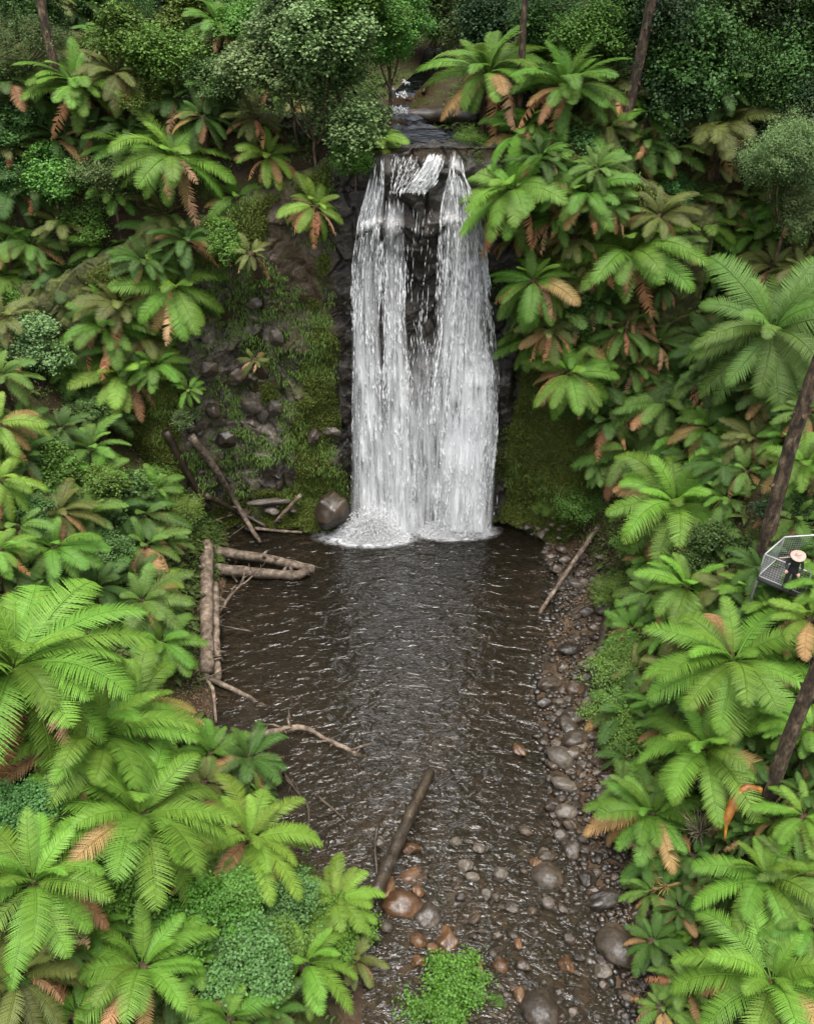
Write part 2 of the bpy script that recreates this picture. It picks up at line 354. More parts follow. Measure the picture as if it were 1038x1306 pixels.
# ------------------------------------------------------------------ cliff sheet
def worley(x, z, sx, sz, seed):
    gx_, gz_ = x/sx, z/sz
    ix, iz = np.floor(gx_).astype(int), np.floor(gz_).astype(int)
    f1 = np.full(x.shape, 9.0); f2 = f1.copy(); val = np.zeros(x.shape)
    for a in (-1, 0, 1):
        for b in (-1, 0, 1):
            cx, cz = ix+a, iz+b
            jx = _LAT[cx & 63, cz & 63, seed]; jz = _LAT[cx & 63, cz & 63, seed+1]; vv = _LAT[cx & 63, cz & 63, seed+2]
            d = np.maximum(np.abs(cx+.02+.96*jx-gx_), np.abs(cz+.02+.96*jz-gz_)*.85)+.25*np.hypot(cx+.02+.96*jx-gx_, cz+.02+.96*jz-gz_)
            m1 = d < f1
            f2 = np.where(m1, f1, np.minimum(f2, d)); val = np.where(m1, vv, val); f1 = np.where(m1, d, f1)
    return val, f2-f1
def cliff_front(x, z):
    """(y of the rock face, moss, earth)"""
    x = np.asarray(x, float); z = np.asarray(z, float)
    top = np.interp(x, CLX, CLZ)
    fall = sstep(-4.2, -3.0, x)*(1-sstep(5.2, 6.4, x))
    y = CY-.05*(top-z)*0-(1-fall)*.35
    y = y-sstep(6.2, 8.5, x)*(.4+1.0*sstep(15, 4, z))
    y = y-sstep(-9, -12.5, x)*(.5+1.2*sstep(12, 1, z))
    y = y-.7*fbm(x, z, 3.0, 3.5, 21, 3)*(1-.55*fall)
    val, edge = worley(x+.2*vn(x, z, 0, 1.2, 2), z+.2*vn(x, z, 0, 1.0, 8), 1.7, 2.1, 5)
    v2, e2 = worley(x+.05*vn(x, z, 0, .5, 2), z+.05*vn(x, z, 0, .4, 3), .8, .6, 12)
    # exposed blocky rock: a column between u=250 and u=370, and inside the fall
    rock = sstep(-12.2, -11, x+.8*vn(x, z, 0, 2, 31))*(1-sstep(-6.6, -5.6, x+.9*vn(x, z, 0, 2, 30)))*sstep(1.0, 3.2, z+vn(x, z, 0, 2, 33))*(1-sstep(13.2, 14.6, z+1.4*vn(x, z, 0, 2.4, 34)))
    rk = np.maximum(rock, fall*.8)
    crk = sstep(-.25, .35, vn(x, z, 0, 1.7, 41)); rk = rk*(1-.6*fall*sstep(17.8, 18.8, z))
    y = y-(val-.5)*.85*(.3+.7*rk)-(v2-.5)*.34*(.3+.7*rk)-.07*fbm(x, z, 1.0, .8, 77, 4)
    y = y+.3*crk*np.exp(-(edge/.05)**2)*(.2+.8*rk)+.1*(1-crk)*np.exp(-(e2/.06)**2)*rk
    # ledges in the fall
    def ledge(x0, x1, zc, out_, dz=1.0):
        zc = zc+.35*vn(x, zc, 0, .9, 98)
        s = sstep(x0-.3, x0+.2, x)*(1-sstep(x1-.2, x1+.3, x))
        return out_*s*np.where(z <= zc, np.exp(-((z-zc)/(dz*1.6))**2), np.exp(-((z-zc)/.22)**2))
    y = y-ledge(-2.3, 2.2, 16.9, .75, 1.1)-ledge(3.2, 5.4, 9.2, .95, 1.0)-ledge(.4, 2.6, 9.6, .45, .8)-ledge(-3.2, 4.6, 19.3, .25, .6)
    y = y-.07*fbm(x, z, 0, .6, 40, 3)
    foot = sstep(1.6, -.2, z)*(1-fall)*.7
    y = y-foot
    moss = .9+.55*fbm(x, z, 0, 3.0, 50, 3)-.78*rock-.8*fall*(sstep(2, 9, z)*.6+.4)+.3*sstep(6, 7, x)+.5*sstep(-7.4, -6.0, x+1.0*vn(x, z, 0, 1.6, 95))*(1-sstep(-4.4, -3.2, x+.8*vn(x, z, 0, 1.3, 96)))*(1-sstep(8, 11.5, z+1.5*vn(x, z, 0, 1.5, 97)))
    earth = sstep(-7.2, -6.2, x)*(1-sstep(-3.6, -3.0, x))*sstep(9.5, 11, z+vn(x, z, 0, 2, 60))
    moss = moss-.4*earth*(1-sstep(-4.6, -3.8, x))
    return y, moss, earth
cx = np.linspace(-19, 14, 640); ct = np.linspace(0, 1, 400)
CXg, CT = np.meshgrid(cx, ct, indexing='ij')
ctop = np.interp(CXg, CLX, CLZ)+.25*vn(CXg, 0, 0, 1.5, 70)
CZ = -2.4+(ctop+2.4)*np.clip(CT/.93, 0, 1)
CYy, cm, ce = cliff_front(CXg, CZ)
cap = np.clip((CT-.93)/.07, 0, 1)
rnd_top = np.clip((CT-.86)/.07, 0, 1)
CYy = CYy+rnd_top**2*.25+cap*1.6
CZ = CZ+np.where(cap > 0, .12*np.sin(cap*math.pi)-cap*.25, 0)+.16*fbm(CXg, CYy, 0, .7, 17, 3)*rnd_top
cl = mk('cliff', np.stack([CXg, CYy, CZ], -1).reshape(-1, 3), [grid_faces(len(cx), len(ct))], M['cliff'], False)
wet = sstep(-4.4, -3.2, CXg+.4*vn(CXg, CZ, 0, 1.2, 99))*(1-sstep(5.2, 6.6, CXg+.4*vn(CXg, CZ, 0, 1.2, 98)))
for nm, arr in (('moss', cm), ('earth', ce), ('wet', wet)):
    a = cl.data.attributes.new(nm, 'FLOAT', 'POINT'); a.data.foreach_set('value', np.clip(arr, -1, 2).astype(np.float32).ravel())
tag(cl, 'mossy dark rock cliff behind the waterfall', kind='structure')

# ------------------------------------------------------------------ water of the pool and the stream above
wx = np.linspace(-16, 14, 2); wy = np.linspace(-20, 40, 2)
V = [(x, y, z) for z in (0, -4) for x in (-15, 14) for y in (-20, 38.6)]
wat = mk('water', V, [[[0, 2, 3, 1], [4, 5, 7, 6], [0, 1, 5, 4], [2, 6, 7, 3], [0, 4, 6, 2], [1, 3, 7, 5]]], M['water'])
tag(wat, 'dark rippled plunge pool draining into a creek', kind='structure')
sy_ = np.linspace(38.35, 60, 90); swt = np.linspace(-1, 1, 25)
SY, SW = np.meshgrid(sy_, swt, indexing='ij')
SX = np.interp(SY, STY, STX)+SW*np.interp(SY, [38, 41, 43, 45, 60], [4.3, 2.4, 1.0, .6, .5])+SW*0
SZ = np.interp(SX, CLX, CLZ)*0+19.93+np.maximum(0, SY-40)*.10+sstep(42.5, 43.6, SY)*.25+sstep(45, 46.5, SY)*.4+.02*vn(SX, SY, 0, .4, 3)
m, nt_, out_ = newmat('stream_water')
geo = N(nt_, 'NewGeometry'); n1 = N(nt_, 'TexNoise', i_Scale=3.0, i_Detail=4.0); L(nt_, geo, 'Position', n1, 'Vector')
bm = N(nt_, 'Bump', i_Strength=.5, i_Distance=.08); L(nt_, n1, 'Fac', bm, 'Height')
fr = N(nt_, 'Fresnel', i_IOR=1.12); gl = N(nt_, 'BsdfGlossy', i_Roughness=.15); gl.inputs[0].default_value = (.16, .16, .16, 1); L(nt_, bm, 0, gl, 'Normal'); L(nt_, bm, 0, fr, 'Normal')
tr = N(nt_, 'BsdfTransparent'); tr.inputs[0].default_value = (.62, .5, .36, 1)
mx = N(nt_, 'MixShader'); L(nt_, fr, 0, mx, 0); L(nt_, tr, 0, mx, 1); L(nt_, gl, 0, mx, 2); L(nt_, mx, 0, out_, 0)
st = mk('stream', np.stack([SX, SY, SZ], -1).reshape(-1, 3), [grid_faces(len(sy_), len(swt))], m, True)
tag(st, 'narrow brown stream feeding the waterfall', kind='structure')

# ------------------------------------------------------------------ waterfall
wf = empty('waterfall', (1.0, 37.4, 0), 'tall white waterfall dropping over the mossy cliff in two main strands', 'waterfall')
def loc(V, p): return np.asarray(V, float)-np.array(p.location)
def spindle(P, Dn, ln, wd, mb):
    """many tapering drops: P centres, Dn directions, ln lengths, wd widths"""
    n = len(P); Dn = Dn/np.linalg.norm(Dn, axis=1)[:, None]
    ref = np.tile([0.37, .9, .11], (n, 1)); A = np.cross(Dn, ref); A /= np.linalg.norm(A, axis=1)[:, None]; B = np.cross(Dn, A)
    V = np.empty((n, 5, 3)); V[:, 0] = P-Dn*(ln*.5)[:, None]; V[:, 4] = P+Dn*(ln*.5)[:, None]
    for k in range(3):
        a = 2*math.pi*k/3
        V[:, 1+k] = P+Dn*(ln*.12)[:, None]+(math.cos(a)*A+math.sin(a)*B)*wd[:, None]
    b = np.arange(n)[:, None]*5
    T3 = np.concatenate([b+np.array(t) for t in ([0,1,2],[0,2,3],[0,3,1],[4,2,1],[4,3,2],[4,1,3])])
    mb.add(V.reshape(-1, 3), None, T3)
def fall_band(name, rows, dens, Yoff=0.0, wd=(.006, .024), ln=(.2, .8), veil=True, vmat='veil', hug=None, soft=12.0, vk=1.0):
    rows = np.array(rows, float); v0, v1 = rows[0, 0], rows[-1, 0]
    n = int(dens)
    v = v0+(v1-v0)*nrg.random(n)
    q = nrg.random(n); q = np.where(nrg.random(n) < .6, .5+(np.floor(q*7)/7+.07-.5)*1.0+.045*nrg.standard_normal(n), q)
    q = q+.04*np.sin(v*.03+q*30)
    def place(v, q):
        u = np.interp(v, rows[:, 0], rows[:, 1])*(1-q)+np.interp(v, rows[:, 0], rows[:, 2])*q
        fr = (v-205)/470
        Y = CY-.15-1.15*np.clip(fr, 0, 1)**.6+Yoff
        d = np.stack([(u-CU)/FPX, cp+(CV-v)/FPX*sp, -sp+(CV-v)/FPX*cp], -1)
        P = C0+d*(Y/d[..., 1])[..., None]
        y = np.minimum(Y, np.where(P[..., 2] > 18.2, Y, cliff_front(P[..., 0], P[..., 2])[0]-.2))
        P = C0+d*(y/d[..., 1])[..., None]
        if hug is not None:
            y = cliff_front(P[..., 0], P[..., 2])[0]-hug
            P = C0+d*(y/d[..., 1])[..., None]
        return P
    P0 = place(v, q); tex = fbm(P0[:, 0], P0[:, 2]*.22, 0, .55, 61+len(rows), 3)+.6*vn(P0[:, 0], P0[:, 2]*.12, 0, .22, 63)
    keep = nrg.random(n) < np.clip(.52+1.1*tex-.5*sstep(360, 600, v), .05, 1)
    v, q = v[keep], q[keep]; n = len(v)
    P = place(v, q); P[:, 1] += .22*nrg.standard_normal(n)*(.4 if hug is not None else 1)
    P2 = place(v+4, q); D = P2-place(v, q); D[:, 0] += .02*nrg.standard_normal(n)*np.abs(D[:, 2])*2
    lnn = ln[0]+(ln[1]-ln[0])*nrg.random(n)**2; wdd = wd[0]+(wd[1]-wd[0])*nrg.random(n)**2
    fr = np.clip((v-205)/470, 0, 1)
    mb = MB(); spindle(P, D, lnn, wdd*(1+.3*fr), mb)
    mb.V = [loc(x, wf) for x in mb.V]
    s = mb.build(name, M['drop'], wf)
    if veil:
        for k in range(2):
            vv = np.linspace(v0, v1, 90); qq = np.linspace(-.02, 1.02, 15)
            VV, QQ = np.meshgrid(vv, qq, indexing='ij')
            G = place(VV, QQ); G[..., 1] += .12*k+.14*vn(G[..., 0], G[..., 2]*.25, 0, .35, 80+k)-.02
            uv = np.stack([G[..., 0]+k*3.3, G[..., 2]], -1).reshape(-1, 2)
            o = mk('veil', loc(G.reshape(-1, 3), wf), [grid_faces(90, 15)], M[vmat], True, s, uv)
            fd = np.clip(np.minimum(QQ+.02, 1.02-QQ)/.3, 0, 1)*np.clip((VV-v0)/soft+.02, 0, 1)*(.45+.6*sstep(300, 520, VV))*vk
            at = o.data.attributes.new('fade', 'FLOAT', 'POINT'); at.data.foreach_set('value', fd.astype(np.float32).ravel())
    return s
fall_band('water_strand', [(205,476,490),(240,467,491),(280,456,489),(340,450,486),(420,449,484),(520,449,492),(620,448,502),(688,446,514)], 8600)
fall_band('water_strand', [(258,491,515),(300,488,516),(400,487,517),(520,488,527),(640,488,532),(684,488,534)], 5600)
fall_band('thin_trickle', [(266,512,556),(340,512,548),(420,514,545),(470,515,560),(560,518,562),(655,518,562)], 520, .1, (.008, .02), veil=False)
fall_band('water_strand', [(198,574,588),(225,570,594),(245,564,602),(268,560,610),(330,558,620),(440,556,624),(470,552,630),(560,549,632),(680,550,628)], 12500)
fall_band('thin_trickle', [(280,606,618),(340,614,622),(380,619,627),(440,625,633)], 450, .05, veil=False)
fall_band('ledge_spill', [(444,578,634),(470,574,636),(520,570,634),(600,566,630),(678,562,626)], 3000, -.45, (.008, .022), veil=True, soft=60.0)
fall_band('lower_spray', [(430,520,575),(500,512,570),(600,505,570),(678,500,575)], 900, .15, (.006, .016), veil=True, soft=110.0, vk=.7)
fall_band('upper_cascade', [(199,546,568),(215,536,564),(232,524,556),(246,508,544)], 1900, -.55, (.008, .022), (.1, .4), True, soft=4.0)
fall_band('upper_cascade', [(200,500,545),(225,498,530),(246,496,516)], 420, -.5, (.006, .015), (.1, .35), False)
# splash mounds at the foot and foam on the pool
def splash(name, u, v, rx, ry, hgt, n):
    c = onZ(u, v, 0.0); sc = depth_of(c)/FPX
    RX, RY = rx*sc, ry*sc*1.35
    mb = MB()
    a = nrg.random(n)*2*math.pi; r = nrg.random(n)**.75*(1+.3*vn(np.cos(a)*2, np.sin(a)*2, u, .6, 3))
    z = np.abs(nrg.standard_normal(n))*hgt*.42*(1-r)**.8+.02
    P = np.stack([c[0]+np.cos(a)*r*RX, c[1]+np.sin(a)*r*RY, z], 1)
    D = np.stack([np.cos(a)*.8*r, np.sin(a)*.8*r, .5-r+.3*nrg.standard_normal(n)], 1)
    spindle(P, D, .08+.3*nrg.random(n), .008+.03*nrg.random(n)**2, mb)
    mb.V = [loc(x, wf) for x in mb.V]
    s = mb.build(name, M['foam'], wf)
    th = np.linspace(0, 2*math.pi, 48, endpoint=False); rr = np.linspace(0, 1.5, 16)
    TH, RR = np.meshgrid(th, rr, indexing='ij')
    lump = .25*vn(np.cos(TH)*RR*3, np.sin(TH)*RR*3, 0, .7, 77)
    X = c[0]+np.cos(TH)*RR*RX*(1+.25*vn(np.cos(TH)*2, np.sin(TH)*2, u, 1, 5)); Y = c[1]+np.sin(TH)*RR*RY
    Z = .03+hgt*.16*np.clip(1-RR/.95, 0, 1)**1.3*(1+2*lump)
    o = mk('foam', loc(np.stack([X, Y, Z], -1).reshape(-1, 3), wf), [grid_faces(48, 16, True)], M['foamsheet'], True, s,
           np.stack([X, Y], -1).reshape(-1, 2))
    fd = np.clip((1.45-RR)/.75, 0, 1)**1.3
    at = o.data.attributes.new('fade', 'FLOAT', 'POINT'); at.data.foreach_set('value', fd.astype(np.float32).ravel())
splash('splash', 472, 684, 50, 15, 1.9, 20000)
splash('splash', 578, 680, 44, 11, 1.5, 15000)
# the little cascade on the stream above
mb = MB()
for (u, v, r_, n) in ((508, 144, 12, 120), (513, 124, 7, 40), (517, 108, 5, 16)):
    d = ray(u, v); ts = np.arange(30, 70, .05); PP = C0+ts[:, None]*d
    c = PP[np.argmax(PP[:, 2] < np.interp(PP[:, 1], sy_, SZ[:, 12])+.1)]
    rr = r_*depth_of(c)/FPX
    P = c+np.stack([nrg.uniform(-1, 1, n)*rr, nrg.uniform(-1, 1, n)*rr*1.4, nrg.random(n)*.25-.02], 1)
    D = np.stack([nrg.standard_normal(n)*.4, -np.ones(n), -.5*nrg.random(n)], 1)
    spindle(P, D, .12+.3*nrg.random(n), .01+.02*nrg.random(n), mb)
mb.V = [loc(x, wf) for x in mb.V]
mb.build('stream_cascade', M['drop'], wf)
MIST = True
if MIST:
    m, nt_, out_ = newmat('spray_mist')
    tc = N(nt_, 'TexCoord'); mp = N(nt_, 'Mapping'); mp.inputs['Location'].default_value = (-1, -1, -1); mp.inputs['Scale'].default_value = (2, 2, 2); L(nt_, tc, 'Generated', mp, 0)
    gr = N(nt_, 'TexGradient', gradient_type='QUADRATIC_SPHERE'); L(nt_, mp, 0, gr, 0); gm = N(nt_, 'Math', operation='MULTIPLY', i_1=.75); L(nt_, gr, 'Fac', gm, 0)
    pv = N(nt_, 'VolumePrincipled'); L(nt_, gm, 0, pv, 'Density'); pv.inputs['Color'].default_value = (.985, .99, 1, 1); pv.inputs['Anisotropy'].default_value = .2
    L(nt_, pv, 0, out_, 'Volume')
    for (u, v, sx_, sz_) in ((538, 622, 6.2, 4.6),):
        c = onY(u, v, 36.9)
        th = np.linspace(0, math.pi, 13); ph = np.linspace(0, 2*math.pi, 24, endpoint=False)
        PH, TH = np.meshgrid(ph, th, indexing='ij')
        X = c[0]+np.sin(TH)*np.cos(PH)*sx_; Y = c[1]+np.sin(TH)*np.sin(PH)*1.6; Z = np.maximum(.03, c[2]+np.cos(TH)*sz_)
        o = mk('mist', loc(np.stack([X, Y, Z], -1).reshape(-1, 3), wf), [grid_faces(24, 13, True)], m, True, wf)

# ------------------------------------------------------------------ tree ferns
def frond_mesh(name, a0, a1, pw, W, curl=0.0, bend=0.0, npin=46, seg=11, dead=False, seed=0):
    """one pinnate frond of unit length: an arching rachis with serrated leaflets on both sides"""
    rg = np.random.default_rng(seed)
    s = np.linspace(0, 1, 60)
    el = R(a0)+(R(a1)-R(a0))*s**pw
    yw = bend*s**1.5
    dx = np.cos(el)*np.cos(yw); dy = np.cos(el)*np.sin(yw); dz = np.sin(el)
    Pp = np.cumsum(np.stack([dx, dy, dz], 1), 0)/60
    Pp -= Pp[0]
    at = lambda q: np.stack([np.interp(q, s, Pp[:, k]) for k in range(3)], -1)
    tg = lambda q: np.array([np.interp(q, s, c) for c in (dx, dy, dz)])
    mb = MB()
    mb.tube(at(np.linspace(0, .98, 14)), np.linspace(.0095, .002, 14), 5)
    sp_ = .9/npin
    for i in range(npin):
        q = .1+.9*(i+.5)/npin
        sh = min(1, ((q-.05)/.24))**.8*max(0, 1-max(0, (q-.5)/.5)**2.4)**.72
        for sd_ in (-1, 1):
            qq = min(q+.4*sp_*(sd_*.5)+rg.normal()*.002, .995)
            t = tg(qq); t /= np.linalg.norm(t)
            S = np.cross([0, 0, 1.0], t); S /= np.linalg.norm(S)+1e-9
            U = np.cross(t, S)
            ln = W*sh*(1+.09*rg.normal())
            if ln < .006: continue
            if dead and rg.random() < .12: continue
            phi = R(78-22*q+2*rg.normal())
            lift = .16-.10*q+.03*rg.normal()-(.5*rg.random() if dead else 0)
            D = math.cos(phi)*t+math.sin(phi)*(sd_*S*math.cos(lift)+U*math.sin(lift))
            B = np.cross(U, D); B /= np.linalg.norm(B)
            if np.dot(B, t) < 0: B = -B
            Nn = np.cross(D, B)*(1 if np.dot(np.cross(D, B), U) > 0 else -1)
            e = np.linspace(0, 1, seg+1)
            dr = (.16+.10*rg.random())*(1+curl*3)
            ctr = at(qq)+ln*(e[:, None]*D-(dr*e**2)[:, None]*U+(.1*e**2)[:, None]*t)
            wd = sp_*.57*(1-e**2.6)*np.where(np.arange(seg+1) % 2 == 0, 1.0, .5)*min(1, ln/W*1.6+.15)
            wd[0] *= .6
            up_ = ctr+wd[:, None]*B-(wd*.75)[:, None]*Nn
            lo_ = ctr-wd[:, None]*B-(wd*.75)[:, None]*Nn
            V = np.concatenate([ctr, up_, lo_]); n = seg+1; j = np.arange(seg)
            mb.add(V, np.concatenate([np.stack([j, j+1, n+j+1, n+j], 1), np.stack([j+1, j, 2*n+j, 2*n+j+1], 1)]))
    return mb.build(name, M['frond'], link=False)
FR = {'up': [], 'mid': [], 'out': [], 'low': [], 'dead': []}
for k in range(3):
    FR['up'].append(frond_mesh('frond', 72, 14-10*k, 1.4, .165, 0, .12*(k-1), 52, seed=k))
    FR['mid'].append(frond_mesh('frond', 46, -18-10*k, 1.25, .172, 0, .16*(k-1), 52, seed=10+k))
    FR['out'].append(frond_mesh('frond', 24, -34-9*k, 1.1, .17, 0, .2*(k-1), 52, seed=20+k))
    FR['low'].append(frond_mesh('frond', 4, -58-8*k, .9, .15, .05, .22*(k-1), 50, seed=30+k))
    FR['dead'].append(frond_mesh('dead_frond', 8-14*k, -86-6*k, .7, .13, .3, .25*(k-1), 34, dead=True, seed=40+k))
def fern_trunk(h, r=.15, seed=0):
    rg = np.random.default_rng(seed)
    n = 14; z = np.linspace(-.5, h, n); mb = MB()
    pts = np.stack([.05*np.sin(z*1.3+seed), .05*np.cos(z*1.1+seed), z], 1)
    mb.tube(pts, r*(1.25-.35*np.linspace(0, 1, n))*(1+.12*rg.random(n)), 10, .16)
    # old leaf bases: a shaggy skirt of fibres
    m_ = int(60+40*h)
    a = rg.random(m_)*2*math.pi; zz = rg.random(m_)*h
    P = np.stack([np.cos(a)*r*1.05, np.sin(a)*r*1.05, zz], 1)
    D = np.stack([np.cos(a)*.35, np.sin(a)*.35, -np.ones(m_)], 1)
    spindle(P, D, .15+.3*rg.random(m_), .012+.014*rg.random(m_), mb)
    return mb.build('trunk', M['trunk'], link=False)
TRK = {}
def trunk_for(h):
    k = max(2, min(16, round(h*2)))
    if k not in TRK: TRK[k] = fern_trunk(k/2, .17, k)
    return TRK[k], k/2
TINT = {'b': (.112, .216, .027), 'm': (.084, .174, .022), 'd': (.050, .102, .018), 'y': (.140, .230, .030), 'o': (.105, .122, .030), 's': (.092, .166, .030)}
DEADC = [(.40, .19, .095), (.46, .28, .16), (.34, .17, .075), (.26, .165, .07)]
NF = [0]
def settle(u, v, h, Y):
    """on the ground, or on the cliff face where the sight line meets that first"""
    if Y is not None: return onY(u, v, Y), Y, h
    P = hit(u, v, h)
    if 36.8 < P[1] < 39.6 and -18 < P[0] < 13 and P[2] < np.interp(P[0], CLX, CLZ)-.3:
        for _ in range(3): P = onY(u, v, float(cliff_front(P[0], P[2])[0])-.55*min(1, h))
        return P, P[1], min(h, 1.0)
    return P, None, h
def tree_fern(u, v, r, h, label, tint='m', dead=3, nf=20, Y=None, lean=22, droop=0.0, group='tree ferns', toward=None, up=4, face=0.0):
    P, Y, h = settle(u, v, h, Y)
    k = NF[0]; NF[0] += 1; nf = round(nf*random.Random(k+77).uniform(1.5, 2.05))
    rg = random.Random(1000+k)
    dep = depth_of(P); Ln = r*dep/(.86*FPX)
    if Y is None:
        base = np.array([P[0], P[1], float(T(P[0], P[1]))]); h = max(.4, P[2]-base[2])
    else:
        base = P.copy(); base[2] -= h
    root = empty('tree_fern', base, label, 'tree fern', group)
    me, hh = trunk_for(h)
    t = ob('trunk', me, root); t.scale = (.8+.1*Ln, .8+.1*Ln, h/hh)
    if Y is not None:                         # rooted in the cliff: the short stem leans out of the rock
        t.scale = (1, 1, max(h, 1.2)/hh); t.rotation_euler = (R(38), 0, 0); t.location = (0, .62*max(h, 1.2), h-.79*max(h, 1.2))
    tx, ty = (toward if toward else (-1.0-P[0]*.9, 22-P[1] if P[1] < 37 else -9.0))
    if abs(P[0]) > 4 and toward is None: tx = -math.copysign(6, P[0])*1.2
    ax = Vector((tx, ty, 0)).normalized()
    tilt = Quaternion(Vector((0, 0, 1)).cross(ax), R(lean+rg.uniform(-12, 12)))
    az0 = rg.uniform(0, 6.28)
    top = Vector((0, 0, h))
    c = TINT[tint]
    droop += rg.uniform(-.12, .3); gap_at = rg.uniform(0, 6.28); gap_w = rg.uniform(0, .7)
    heart = math.atan2(ax.y, ax.x)
    for i in range(nf):
        q = i/nf
        az = az0+i*2.39996+rg.uniform(-.35, .35)
        qd = min(1, q+droop)
        kind = 'up' if i < up else ('mid' if qd < .5 else ('out' if qd < .82 else 'low'))
        if kind != 'up' and i % 2 and abs((az-gap_at+math.pi) % (2*math.pi)-math.pi) < gap_w: continue      # lopsided, thinned side
        fk = rg.choice(FR[kind])
        o = ob('frond', fk, root)
        sc = Ln*rg.uniform(.74, 1.1)*(.72 if kind == 'up' else (1.0 if kind != 'low' else .9))
        o.location = top+tilt@Vector((math.cos(az)*.07, math.sin(az)*.07, -.12*q))
        o.rotation_mode = 'QUATERNION'
        o.rotation_quaternion = tilt@Quaternion((0, 0, 1), az)@Quaternion((1, 0, 0), rg.uniform(-.22, .22))@Quaternion((0, 1, 0), rg.uniform(-.12, .12))
        o.scale = (sc, sc*rg.uniform(.9, 1.15), sc*rg.uniform(.75, 1.15))
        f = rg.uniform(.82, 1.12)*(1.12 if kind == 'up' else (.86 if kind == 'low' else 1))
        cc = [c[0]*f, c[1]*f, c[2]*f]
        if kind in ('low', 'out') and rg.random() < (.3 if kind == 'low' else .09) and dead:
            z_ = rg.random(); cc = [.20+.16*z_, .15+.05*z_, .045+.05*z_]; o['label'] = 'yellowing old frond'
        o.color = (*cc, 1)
    for i in range(dead):
        o = ob('dead_frond', rg.choice(FR['dead']), root)
        az = heart+rg.uniform(-2.0, 2.0)
        sc = Ln*rg.uniform(.6, 1.05)
        o.location = top+Vector((math.cos(az)*.14, math.sin(az)*.14, rg.uniform(-.3, -.05)))
        o.rotation_mode = 'QUATERNION'
        o.rotation_quaternion = Quaternion((0, 0, 1), az)@Quaternion((0, 1, 0), rg.uniform(-.45, .2))@Quaternion((1, 0, 0), rg.uniform(-.6, .6))
        o.scale = (sc, sc, sc); o.color = (*rg.choice(DEADC), 1)
        o['label'] = 'dead brown hanging frond'
    return root
LB, RB, CB = 'tree ferns on the log-jam bank', 'tree ferns on the platform bank', 'tree ferns around the waterfall lip'
